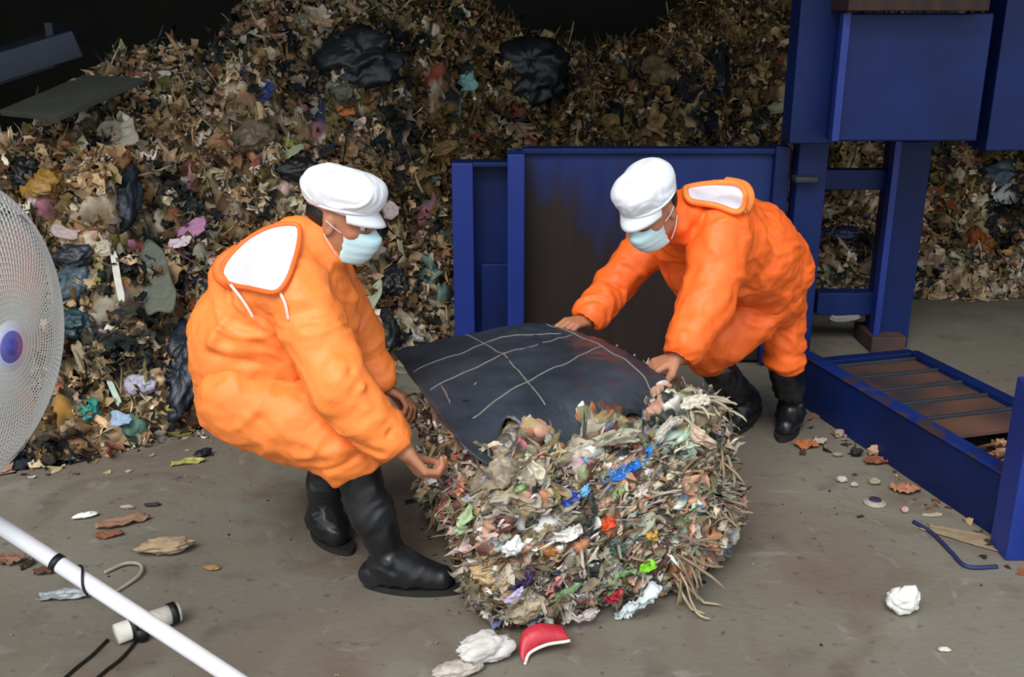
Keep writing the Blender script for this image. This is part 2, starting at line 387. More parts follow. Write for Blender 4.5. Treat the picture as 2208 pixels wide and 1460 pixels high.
# ------------------------------------------------------------------ implicit surfaces for bodies and clothes
class Field:
    def __init__(s, lo, hi, h):
        s.lo = np.array(lo, float); s.h = h; s.n = np.ceil((np.array(hi)-s.lo)/h).astype(int)+1
        s.A = np.full(s.n, .5, dtype=np.float32)
    def _sub(s, lo, hi):
        a = np.clip(np.floor((np.array(lo)-s.lo)/s.h).astype(int), 0, s.n-1); b = np.clip(np.ceil((np.array(hi)-s.lo)/s.h).astype(int)+1, 0, s.n)
        sl = tuple(slice(a[i], b[i]) for i in range(3))
        g = [s.lo[i]+np.arange(a[i], b[i])*s.h for i in range(3)]
        return sl, g[0][:, None, None], g[1][None, :, None], g[2][None, None, :]
    def _mix(s, sl, d, k):
        a = s.A[sl]
        if k <= 0: s.A[sl] = np.minimum(a, d); return
        h = np.clip(.5+.5*(a-d)/k, 0, 1); s.A[sl] = a*(1-h)+d*h-k*h*(1-h)
    def cap(s, a, b, ra, rb=None, k=.02):
        rb = ra if rb is None else rb; a = np.asarray(a, float); b = np.asarray(b, float); r = max(ra, rb)+k+2*s.h+.02
        sl, X, Y, Z = s._sub(np.minimum(a, b)-r, np.maximum(a, b)+r)
        ab = b-a; L = max(float(ab@ab), 1e-9)
        t = np.clip(((X-a[0])*ab[0]+(Y-a[1])*ab[1]+(Z-a[2])*ab[2])/L, 0, 1)
        d = np.sqrt((X-a[0]-t*ab[0])**2+(Y-a[1]-t*ab[1])**2+(Z-a[2]-t*ab[2])**2)-(ra+(rb-ra)*t)
        s._mix(sl, d, k); return s
    def chain(s, pts, rs, k=.02):
        for i in range(len(pts)-1): s.cap(pts[i], pts[i+1], rs[i], rs[i+1], k)
        return s
    def ell(s, c, r, R=None, k=.02, cut=False):
        c = np.asarray(c, float); r = np.asarray(r, float); R = np.eye(3) if R is None else R; m = r.max()+k+2*s.h+.02
        sl, X, Y, Z = s._sub(c-m, c+m); X = X-c[0]; Y = Y-c[1]; Z = Z-c[2]
        q = [(R[0, i]*X+R[1, i]*Y+R[2, i]*Z)/r[i] for i in range(3)]
        k0 = np.sqrt(q[0]**2+q[1]**2+q[2]**2)+1e-9; k1 = np.sqrt((q[0]/r[0])**2+(q[1]/r[1])**2+(q[2]/r[2])**2)+1e-9
        d = k0*(k0-1)/k1
        if cut: s.A[sl] = np.maximum(s.A[sl], -d)
        else: s._mix(sl, d, k)
        return s
    def plane(s, p, n, k=0):             # keeps the side n points away from
        p = np.asarray(p, float); n = np.asarray(n, float); n = n/np.linalg.norm(n)
        g = [s.lo[i]+np.arange(s.n[i])*s.h for i in range(3)]
        d = (g[0][:, None, None]-p[0])*n[0]+(g[1][None, :, None]-p[1])*n[1]+(g[2][None, None, :]-p[2])*n[2]
        s.A = np.maximum(s.A, d.astype(np.float32)); return s
    def mesh(s):
        A = s.A; S = A < 0; nx, ny, nz = A.shape
        cnt = np.zeros((nx-1, ny-1, nz-1), dtype=np.int8)
        for i in (0, 1):
            for j in (0, 1):
                for k in (0, 1): cnt += S[i:nx-1+i, j:ny-1+j, k:nz-1+k]
        act = (cnt > 0) & (cnt < 8); I = np.argwhere(act); ctr = np.zeros((len(I), 3)); w = np.zeros(len(I))
        cs = [(i, j, k) for i in (0, 1) for j in (0, 1) for k in (0, 1)]
        for a in cs:
            for ax in range(3):
                if a[ax]: continue
                b = list(a); b[ax] = 1
                va = A[I[:, 0]+a[0], I[:, 1]+a[1], I[:, 2]+a[2]]; vb = A[I[:, 0]+b[0], I[:, 1]+b[1], I[:, 2]+b[2]]
                mk = (va < 0) != (vb < 0); t = np.where(mk, va/(va-vb+1e-12), 0)
                pt = np.tile(np.array(a, float), (len(I), 1)); pt[:, ax] += t; ctr[mk] += pt[mk]; w += mk
        V = (I+ctr/w[:, None])*s.h+s.lo
        vid = -np.ones(act.shape, dtype=np.int64); vid[act] = np.arange(len(I)); Fs = []
        for ax in range(3):
            o1, o2 = (ax+1) % 3, (ax+2) % 3
            sa = [slice(None)]*3; sb = [slice(None)]*3; sa[ax] = slice(0, -1); sb[ax] = slice(1, None)
            ch = S[tuple(sa)] != S[tuple(sb)]; E = np.argwhere(ch)
            E = E[(E[:, o1] > 0) & (E[:, o2] > 0) & (E[:, o1] < A.shape[o1]-1) & (E[:, o2] < A.shape[o2]-1)]
            ins = S[E[:, 0], E[:, 1], E[:, 2]]
            def cell(d1, d2):
                e = E.copy(); e[:, o1] -= d1; e[:, o2] -= d2; return vid[e[:, 0], e[:, 1], e[:, 2]]
            q = np.stack([cell(1, 1), cell(0, 1), cell(0, 0), cell(1, 0)], 1)
            q[~ins] = q[~ins][:, ::-1]; Fs.append(q)
        return V, np.concatenate(Fs)
def vnormals(V, Fq):
    n = np.cross(V[Fq[:, 2]]-V[Fq[:, 0]], V[Fq[:, 3]]-V[Fq[:, 1]]); N = np.zeros_like(V)
    for i in range(4): np.add.at(N, Fq[:, i], n)
    return N/(np.linalg.norm(N, axis=1)[:, None]+1e-12)
def relax(V, Fq, it=2):
    for _ in range(it):
        S = np.zeros_like(V); c = np.zeros(len(V))
        for a in range(4):
            b = (a+1) % 4; np.add.at(S, Fq[:, a], V[Fq[:, b]]); np.add.at(S, Fq[:, b], V[Fq[:, a]]); np.add.at(c, Fq[:, a], 1); np.add.at(c, Fq[:, b], 1)
        V = V*.5+.5*S/np.maximum(c, 1)[:, None]
    return V
def segdist(V, a, b):
    ab = b-a; t = np.clip(((V-a)@ab)/max(ab@ab, 1e-9), 0, 1); return np.linalg.norm(V-a-t[:, None]*ab, axis=1)
def cloth(F_, name, m, parent, amp=.007, sc=(7, 7, 11), seed=0, folds=(), it=1, bumps=.0):
    V, Q_ = F_.mesh(); V = relax(V, Q_, it); N = vnormals(V, Q_)
    w = fbm(V*4, 2, seed+3)[:, None]*.12
    d = amp*ridged((V+w)*np.array(sc), 2, seed)+amp*.5*fbm(V*19, 2, seed+9)
    for a, b, wd, dp in folds: d = d+dp*np.exp(-(segdist(V, np.asarray(a), np.asarray(b))/wd)**2)
    return npmesh(name, V+N*d[:, None], Q_, m, parent)

def frame(fwd, up=(0, 0, 1)):
    f = np.asarray(fwd, float); f /= np.linalg.norm(f); l = np.cross(up, f); l /= np.linalg.norm(l); u = np.cross(f, l)
    return np.stack([f, l, u], 1)          # columns: forward, left, up
def hand(Fd, wrist, fwd, palm, side, curl=1.0, sc=1.0, k=.006):
    """palm with four bent fingers of unequal length and a thumb on the SIDE; palm = direction the palm faces"""
    f = np.asarray(fwd, float); f /= np.linalg.norm(f); p = np.asarray(palm, float); p = p-f*(p@f); p /= np.linalg.norm(p); s = np.cross(f, p)*side
    w = np.asarray(wrist, float)
    Fd.cap(w-f*.03, w+f*.015, .027*sc, .025*sc, .015)
    kn = []
    for i, off in enumerate((.031, .011, -.010, -.030)):
        b = w+f*.02*sc+s*off*.6*sc; e = w+f*(.088-.004*abs(i-1))*sc+s*off*sc
        Fd.cap(b, e, .0135*sc, .0105*sc, .012); kn.append(e)
    L = [(.040, .025, .020), (.045, .029, .021), (.042, .027, .021), (.033, .021, .018)]
    for i, e in enumerate(kn):
        a = 0; q = e; pts = [q]
        for j, l in enumerate(L[i]):
            a += curl*(.55, .75, .5)[j]*(1+.08*i)
            q = q+(f*math.cos(a)+p*math.sin(a)+s*(.04*(1.5-i)))*l*sc; pts.append(q)
        Fd.chain(pts, [.0098*sc, .0090*sc, .0084*sc, .0072*sc], k=.003)
    t0 = w+f*.025*sc+s*.022*sc+p*.006; t1 = t0+(f*.028+s*.026+p*.018)*sc; t2 = t1+(f*.030+s*.004+p*.020)*sc; t3 = t2+(f*.020-s*.006+p*.016)*sc
    Fd.chain([t0, t1, t2, t3], [.015*sc, .0125*sc, .0105*sc, .009*sc], k=.006)

def head(Fd, c, R):
    """local frame: x forward, y left, z up; origin in the middle of the head"""
    W_ = lambda x, y, z: c+R@np.array([x, y, z])
    Fd.ell(W_(-.012, 0, .025), (.096, .076, .092), R, k=.02)
    Fd.ell(W_(.022, 0, -.03), (.066, .058, .078), R, k=.03)
    Fd.cap(W_(.045, 0, -.088), W_(.058, 0, -.088), .026, .022, k=.03)
    for s in (-1, 1):
        Fd.cap(W_(-.02, s*.052, -.055), W_(.045, s*.02, -.09), .020, .018, k=.03)
        Fd.ell(W_(.052, s*.040, -.022), (.022, .020, .016), R, k=.02)
        Fd.cap(W_(.083, s*.012, .022), W_(.066, s*.048, .020), .011, .009, k=.012)
        Fd.ell(W_(-.012, s*.078, -.008), (.018, .008, .032), R, k=.006)
        Fd.ell(W_(-.010, s*.087, -.008), (.009, .006, .020), R, cut=True)
        Fd.ell(W_(.088, s*.031, .004), (.014, .015, .009), R, cut=True)
    Fd.chain([W_(.080, 0, .014), W_(.098, 0, -.012), W_(.110, 0, -.030)], [.009, .010, .013], k=.012)
    for s in (-1, 1): Fd.ell(W_(.096, s*.013, -.034), (.012, .009, .009), R, k=.008)
    Fd.cap(W_(.082, -.018, -.058), W_(.082, .018, -.058), .009, k=.008)
    Fd.cap(W_(.080, -.015, -.070), W_(.080, .015, -.070), .010, k=.008)
    return W_

def eyes(c, R, parent):
    W_ = lambda x, y, z: c+R@np.array([x, y, z])
    ks = []
    for s in (-1, 1):
        f = Field(W_(.075, s*.031, .004)-.03, W_(.075, s*.031, .004)+.03, .002); f.ell(W_(.074, s*.031, .003), (.0135, .0135, .0115), R, k=0)
        V, Q_ = f.mesh(); e = npmesh('eye', V, Q_, M_eye); ks.append(e)
        b = MB().lathe(W_(.0865, s*.031, .002), R[:, 0], [(0.0, .0022), (.004, .0018), (.0062, 0)], 14).build('iris', M_iris, e)
        bro = MB().tube(smooth_path([W_(.092, s*.012, .022), W_(.090, s*.030, .028), W_(.074, s*.050, .024)], 5), [.0028]*10+[.0015]).build('eyebrow', M_hair); ks.append(bro)
    return ks

def face_mask(c, R):
    W_ = lambda x, y, z: c+R@np.array([x, y, z])
    nu, nv = 25, 17; V = []
    for j in range(nv):
        v = j/(nv-1); z = -.014-.096*v
        for i in range(nu):
            a = (i/(nu-1)*2-1)*1.22; n = max(math.cos(a), 0)
            rc = float(np.interp(v, [0, .2, .45, .75, 1], [.106, .134, .130, .112, .090])); rs = .092-.020*max(v-.6, 0)/.4
            y = math.sin(a)*(.070-.010*v); x = rs*n**.75+(rc-rs)*n**2.5-.002
            pl = .0016*math.sin(v*math.pi*8)*(1 if .2 < v < .85 else .2)
            V.append(W_(x+pl+(-.008*(abs(a)/1.22)**2), y, z+(.016*math.exp(-(a/.22)**2) if j == 0 else .012*math.exp(-(a/.25)**2)*(1-v))-.006*v*math.cos(a)))
    Fc = [(j*nu+i, j*nu+i+1, (j+1)*nu+i+1, (j+1)*nu+i) for j in range(nv-1) for i in range(nu-1)]
    o = npmesh('face_mask', V, Fc, M_mask)
    m = o.modifiers.new('thick', 'SOLIDIFY'); m.thickness = .002; m.offset = 1
    for s in (-1, 1):
        for z0, z1 in ((-.020, .010), (-.095, -.030)):
            pts = smooth_path([W_(.028, s*.070, z0), W_(.005, s*.083, (z0+z1)/2), W_(-.020, s*.086, z1)], 5)
            MB().tube(pts, .0014, 6).build('ear_loop', M_lining, o)
    return o

def cap(c, R, puff=1.0, tilt=0.0, peak_drop=.036, name='cap'):
    """soft white cap with a puffed crown, a band and a stiff peak"""
    W_ = lambda x, y, z: c+R@np.array([x, y, z+.018])
    f = Field(c-.22, c+.24, .005)
    f.ell(W_(-.014, 0, .080), (.128*puff, .106*puff, .060*puff), R, k=.01)
    f.ell(W_(-.038, 0, .066), (.104*puff, .100*puff, .060*puff), R, k=.05)
    f.ell(W_(.050, 0, .074), (.070*puff, .088*puff, .050*puff), R, k=.05)
    f.ell(W_(-.008, 0, .045), (.108, .088, .050), R, k=.02)
    f.plane(W_(0, 0, .020), -(R[:, 2]-.04*R[:, 0]))
    f.ell(W_(-.008, 0, .005), (.096, .076, .060), R, cut=True)
    o = cloth(f, name, M_cap, None, amp=.0038, sc=(10, 12, 24), seed=31, it=2)
    o['label'] = 'soft white cap'
    nu, nv = 25, 7; V = []
    for j in range(nv):
        v = j/(nv-1)
        for i in range(nu):
            a = (i/(nu-1)*2-1)*1.15
            rx = .098+.044*v*math.cos(a*.9)**1.0; ry = .088+.004*v
            V.append(W_(-.008+rx*math.cos(a), ry*math.sin(a)*(1-.06*v), .030-peak_drop*v*(.35+.65*v)*math.cos(a)-.020*math.sin(a)**2*v))
    Fc = [(j*nu+i, j*nu+i+1, (j+1)*nu+i+1, (j+1)*nu+i) for j in range(nv-1) for i in range(nu-1)]
    b = npmesh('cap_peak', V, Fc, M_cap, o); m = b.modifiers.new('t', 'SOLIDIFY'); m.thickness = .005; m.offset = 0
    band = []
    for k in range(41):
        a = 2*math.pi*k/40; band.append(W_(-.008+.107*math.cos(a), .089*math.sin(a), .030))
    MB().tube(band, .0055, 6, caps=False).build('cap_band', M_cap, o)
    return o

def boot(knee, ankle, toe, r_top, tilt_top=0, name='rubber_boot', top_open=True):
    knee, ankle, toe = [np.asarray(a, float) for a in (knee, ankle, toe)]
    d = toe-ankle; d[2] = 0; L = np.linalg.norm(d); d /= L; heel = ankle-d*.055; heel[2] = .045
    lo = np.minimum(np.minimum(knee, heel), toe)-.13; hi = np.maximum(np.maximum(knee, heel), toe)+.13
    f = Field(lo, hi, .006)
    mid = knee*.5+ankle*.5
    f.chain([knee, mid, ankle+np.array([0, 0, .03])], [r_top, r_top*.88, .052], k=.03)
    f.chain([heel+np.array([0, 0, .005]), ankle+d*.04+np.array([0, 0, -.02]), toe-d*.05+np.array([0, 0, .042-toe[2]])], [.043, .050, .042], k=.04)
    f.cap(ankle, toe-d*.10+np.array([0, 0, .05-toe[2]]), .050, .038, k=.03)
    f.plane((0, 0, .012), (0, 0, -1))
    folds = []
    s = np.cross(d, (0, 0, 1))
    for t, dp in ((.78, -.006), (.86, .006), (.93, -.006)):
        q = knee*(1-t)+ankle*t; folds.append((q-s*.07+d*.03, q+s*.07+d*.03-np.array([0, 0, .02]), .012, dp))
    o = cloth(f, name, M_boot, None, amp=.0035, sc=(9, 9, 16), seed=int(abs(knee[0])*100), folds=folds, it=2)
    sl = []
    n = 40
    for k in range(n):
        a = 2*math.pi*k/n; c_, s_ = math.cos(a), math.sin(a)
        along = (heel+(toe-heel)*.5)[:2]; hl = (np.linalg.norm((toe-heel)[:2])+.085)/2*.93
        wd = .046*(1+.12*c_-.12*math.cos(2*a-.4))
        q = along+d[:2]*c_*hl+s[:2]*s_*wd; sl.append((q[0], q[1]))
    V = [(x, y, .0) for x, y in sl]+[(x, y, .020) for x, y in sl]
    Fc = [tuple(range(n))[::-1], tuple(range(n, 2*n))]+[(i, (i+1) % n, n+(i+1) % n, n+i) for i in range(n)]
    npmesh('boot_sole', V, Fc, M_sole, o, smooth=False)
    # rolled rim at the top of the shaft
    return o

def patch(ring, center_push, name, m, parent=None, rows=9, seed=0, amp=.004):
    """bowl-like cloth surface spanned inside a closed ring of points"""
    ring = [np.asarray(p, float) for p in ring]; ring = smooth_path(ring+[ring[0]], 6)[:-1]; n = len(ring); c = sum(ring)/n
    V = []; push = np.asarray(center_push, float)
    for j in range(rows):
        t = j/rows
        for p in ring: V.append(p*(1-t)+c*t+push*(1-(1-t)**2.2))
    V.append(c+push); V = np.array(V); V += amp*noise(V*22, seed)[:, None]*np.array([1, 1, 1])
    Fc = [(j*n+i, j*n+(i+1) % n, (j+1)*n+(i+1) % n, (j+1)*n+i) for j in range(rows-1) for i in range(n)]
    Fc += [((rows-1)*n+i, (rows-1)*n+(i+1) % n, rows*n) for i in range(n)]
    return npmesh(name, V, Fc, m, parent), ring

def field_at(f, p):
    q = (np.asarray(p)-f.lo)/f.h; i = np.clip(np.floor(q).astype(int), 0, f.n-2); t = np.clip(q-i, 0, 1); r = 0
    for a in (0, 1):
        for b in (0, 1):
            for c in (0, 1): r += (t[0] if a else 1-t[0])*(t[1] if b else 1-t[1])*(t[2] if c else 1-t[2])*f.A[i[0]+a, i[1]+b, i[2]+c]
    return r
def drape(f, ringpx, Y0, lift, name, m, parent, rows=14, fall=None, hollow=.0):
    """cloth lying on the surface of a garment, inside a closed outline"""
    ring = smooth_path([np.array([a, b, 0.]) for a, b in ringpx]+[np.array([*ringpx[0], 0.])], 7)[:-1]; n = len(ring); c = sum(ring)/n; Y1 = Y0+.5; V = []
    pts = [(p*(1-j/rows)+c*j/rows, j/rows) for j in range(rows) for p in ring]+[(c, 1.)]; last = Y0+.2
    for p, t in pts:
        d = ray(p[0], p[1]); hit = None
        for Y in np.arange(Y0, Y1, .006):
            q = np.array([0, 0, CAMZ])+d*(Y/d[1])
            if field_at(f, q) < lift: hit = q; break
        if hit is None: hit = np.array([0, 0, CAMZ])+d*((fall or last)/d[1])
        else: last = hit[1]
        V.append(hit)
    V = np.array(V); Fc = [(j*n+i, j*n+(i+1) % n, (j+1)*n+(i+1) % n, (j+1)*n+i) for j in range(rows-1) for i in range(n)]
    for _ in range(6):                      # ease out creases along the rows
        W2 = V.copy()
        for j in range(rows):
            a = V[j*n:(j+1)*n]; W2[j*n:(j+1)*n] = .5*a+.25*(np.roll(a, 1, 0)+np.roll(a, -1, 0))
        for j in range(1, rows-1): W2[j*n:(j+1)*n] = .5*W2[j*n:(j+1)*n]+.25*(V[(j-1)*n:j*n]+V[(j+1)*n:(j+2)*n])
        V = W2
    T = np.array([(j/rows) for j in range(rows) for _ in ring]+[1.])
    V[:, 1] += hollow*(1-(1-T)**2); V[:, 2] -= .6*hollow*(1-(1-T)**2)
    Fc += [((rows-1)*n+i, (rows-1)*n+(i+1) % n, rows*n) for i in range(n)]
    V += .003*noise(V*18, 3)[:, None]
    o = npmesh(name, V, Fc, m, parent); o.modifiers.new('t', 'SOLIDIFY').thickness = .003
    return o, [v for v in V[:n]]

# ------------------------------------------------------------------ left worker: squatting, leaning back, pulling the bale
def worker_left():
    K = []
    sh_r, el_r, wr_r = Q(648, 640, 2.80), Q(728, 835, 2.66), Q(852, 962, 2.66)
    sh_l, el_l, wr_l = Q(705, 612, 3.15), Q(775, 735, 3.20), Q(822, 832, 3.16)
    hip_r, kn_r, an_r, toe_r = Q(520, 865, 2.86), Q(762, 985, 2.82), Q(838, 1205, 2.80), Q(985, 1236, 2.78)
    hip_l, kn_l, an_l, toe_l = Q(540, 850, 3.10), Q(705, 975, 3.12), Q(700, 1125, 3.12), Q(745, 1160, 3.02)
    an_r[2] = .09; an_l[2] = .09; toe_r[2] = .03; toe_l[2] = .03
    R = frame((.955, -.20, -.22)); hc = Q(738, 474, 2.95)
    lo, hi = np.array([-1.22, 2.45, -.02]), np.array([-.08, 3.42, 1.45])
    # body: one continuous surface
    f = Field(lo, hi, .0048)
    pel, chest, neck = Q(525, 850, 2.98), Q(640, 650, 2.97), Q(690, 560, 2.96)
    f.chain([pel, (pel+chest)/2, chest, neck], [.13, .12, .12, .055], k=.05); f.cap(neck, hc-R[:, 2]*.05-R[:, 0]*.02, .052, .052, .02)
    f.cap(sh_r, sh_l, .05, k=.04)
    for s_, e_, w_ in ((sh_r, el_r, wr_r), (sh_l, el_l, wr_l)):
        f.chain([s_, e_, w_], [.047, .038, .027], k=.03)
    for h_, k_, a_, t_ in ((hip_r, kn_r, an_r, toe_r), (hip_l, kn_l, an_l, toe_l)):
        f.chain([h_, k_, a_], [.085, .055, .035], k=.03); f.cap(a_-np.array([0, 0, .03]), t_*.55+a_*.45+np.array([0, 0, .012]), .028, .018, k=.02)
    head(f, hc, R)
    hand(f, wr_r+(.02, -.0, -.005), Q(908, 1032, 2.66)-wr_r, (.5, .5, .5), -1, curl=1.15, sc=1.15)
    hand(f, wr_l, Q(905, 872, 3.13)-wr_l, (.1, -.3, -1), 1, curl=.9, sc=1.05)
    V, Q_ = f.mesh(); V = relax(V, Q_, 1); body = npmesh('body', V, Q_, M_skin); K.append(body)
    K += eyes(hc, R, None)
    # trousers
    f = Field(lo, hi, .007)
    kc_r = kn_r*.96+an_r*.04
    f.chain([Q(532, 830, 2.98), Q(550, 862, 2.98)], [.150, .140], k=.05)
    f.cap(Q(510, 850, 2.98), Q(560, 885, 2.98), .118, .118, k=.04)
    f.chain([Q(525, 862, 2.86), Q(650, 910, 2.83), Q(745, 950, 2.82), Q(775, 1010, 2.82)], [.135, .125, .115, .100], k=.05)
    f.chain([Q(530, 862, 3.12), Q(650, 925, 3.12), Q(705, 965, 3.12), Q(708, 1020, 3.12)], [.125, .110, .095, .085], k=.04)
    a, b = Q(684, 1034, 2.82), Q(806, 992, 2.82); nn = np.cross(b-a, (0, 1, 0)); nn /= np.linalg.norm(nn); nn = nn if nn[2] < 0 else -nn
    f.plane(a+nn*.002, nn)
    K.append(cloth(f, 'rain_trousers', M_orange, None, amp=.009, sc=(5, 5, 10), seed=12, folds=[
        (Q(690, 880, 2.72), Q(800, 985, 2.72), .018, -.014), (Q(560, 905, 2.72), Q(740, 1000, 2.72), .016, -.010), (Q(480, 870, 2.75), Q(680, 960, 2.70), .016, .010),
        (Q(640, 985, 2.7), Q(790, 960, 2.7), .018, .010), (Q(700, 1015, 2.7), Q(800, 975, 2.7), .010, -.010)]))
    # jacket
    f = Field(lo, hi, .007)
    f.chain([Q(556, 800, 2.97), Q(562, 720, 2.98), Q(610, 640, 2.97), Q(668, 585, 2.96)], [.185, .190, .168, .105], k=.06)
    f.cap(Q(512, 780, 2.97), Q(522, 710, 2.98), .13, .13, k=.06); f.ell(Q(640, 745, 2.98), (.10, .16, .12), k=.07)
    f.cap(Q(620, 610, 2.86), Q(650, 600, 3.08), .12, .11, k=.05)
    f.cap(Q(690, 650, 2.98), Q(700, 720, 2.99), .115, .10, k=.05)
    f.chain([Q(672, 580, 2.95), Q(688, 540, 2.95), Q(690, 515, 2.95)], [.098, .076, .062], k=.03)
    f.chain([sh_r, el_r, wr_r+(-.03, 0, .02)], [.098, .080, .066], k=.035)
    f.cap(el_r+(.0, 0, .03), wr_r+(-.05, 0, .05), .078, .066, k=.03)
    f.chain([sh_l, el_l, wr_l+(-.01, 0, .02)], [.095, .074, .060], k=.035)
    for w_, e_ in ((wr_r, el_r), (wr_l, el_l)):                       # neat sleeve ends
        d = (w_-e_)/np.linalg.norm(w_-e_)
        f.ell(w_+d*.055, (.062, .062, .062), frame(d, (0, 1, 0.1)), cut=True, k=0)
    a, b = Q(420, 818, 2.9), Q(690, 905, 2.9); nn = np.cross(b-a, (0, 1, 0)); nn /= np.linalg.norm(nn); nn = nn if nn[2] < 0 else -nn
    f.cap(Q(505, 590, 2.93), Q(640, 525, 2.93), .062, .075, k=.05)
    # hem: only the trunk is trimmed, so the sleeves are grown again after the cut
    f.plane(a, nn); f.chain([sh_r, el_r, wr_r+(-.03, 0, .02)], [.098, .080, .066], k=.02); f.cap(el_r+(.0, 0, .03), wr_r+(-.05, 0, .05), .078, .066, k=.02)
    f.chain([sh_l, el_l, wr_l+(-.01, 0, .02)], [.095, .074, .060], k=.02)
    for w_, e_ in ((wr_r, el_r), (wr_l, el_l)):
        d = (w_-e_)/np.linalg.norm(w_-e_); f.ell(w_+d*.050, (.06, .058, .058), frame(d, (0, 1, .1)), cut=True)
    jk = cloth(f, 'rain_jacket', M_orange, None, amp=.008, sc=(5, 5, 10), seed=4, folds=[
        (Q(690, 700, 2.7), Q(700, 900, 2.66), .02, -.010), (Q(640, 790, 2.75), Q(560, 720, 2.78), .02, .012), (Q(440, 760, 2.8), Q(600, 800, 2.76), .014, -.012),
        (Q(650, 760, 2.7), Q(790, 880, 2.6), .016, .010), (Q(620, 860, 2.7), Q(820, 985, 2.58), .014, -.010), (Q(690, 640, 2.75), Q(760, 780, 2.7), .016, -.010),
        (Q(500, 660, 2.8), Q(460, 740, 2.8), .018, .012), (Q(715, 600, 2.85), Q(755, 720, 2.9), .012, -.010), (Q(700, 840, 2.6), Q(760, 800, 2.6), .010, -.009),
        (Q(725, 870, 2.6), Q(790, 830, 2.6), .010, .009), (Q(820, 960, 2.6), Q(862, 905, 2.6), .008, -.012)])
    K.append(jk)
    lin, rg = drape(f, [(650, 482), (590, 486), (526, 522), (478, 578), (496, 612), (555, 622), (604, 628), (636, 560)], 2.55, .024, 'hood_lining', M_lining, jk)
    rim = rg+[rg[0]]
    MB().tube(rim, .0075, 8, caps=False).build('hood_rim', M_orange2, jk)
    MB().tube(smooth_path([Q(520, 535, 2.90), Q(476, 568, 2.86), Q(478, 600, 2.84), Q(520, 618, 2.82)], 6), [.010]+[.020]*17+[.012], 12).build('hood_edge_roll', M_orange2, jk)
    MB().tube(smooth_path([Q(x, y, yy) for x, y, yy in ((497, 614, 2.77), (518, 640, 2.755), (533, 662, 2.75), (546, 685, 2.75))], 5), .0045, 6).build('drawstring', M_cord, jk)
    MB().tube(smooth_path([Q(602, 628, 2.70), Q(615, 655, 2.68), Q(622, 690, 2.68)], 5), .0045, 6).build('drawstring', M_cord, jk)
    K.append(boot(kn_r+(.0, 0, -.0), an_r, toe_r, .074)); K.append(boot(kn_l, an_l, toe_l, .066))
    K.append(cap(hc, R, .87)); K.append(face_mask(hc, R))
    # short hair below the band
    W_ = lambda x, y, z: hc+R@np.array([x, y, z])
    f = Field(hc-.13, hc+.13, .004); f.ell(W_(-.022, 0, .012), (.092, .078, .062), R, k=0); f.plane(W_(-.035, 0, 0), R[:, 0]); f.plane(W_(0, 0, -.032), -R[:, 2])
    V, Q_ = f.mesh(); K.append(npmesh('hair', V, Q_, M_hair))
    root = empty('person', (-.62, 2.92, 0)); adopt(root, K)
    tag(root, 'crouching person in orange rain suit and white cap gripping the left side of the bale', 'person', 'workers moving the waste bale')
worker_left()

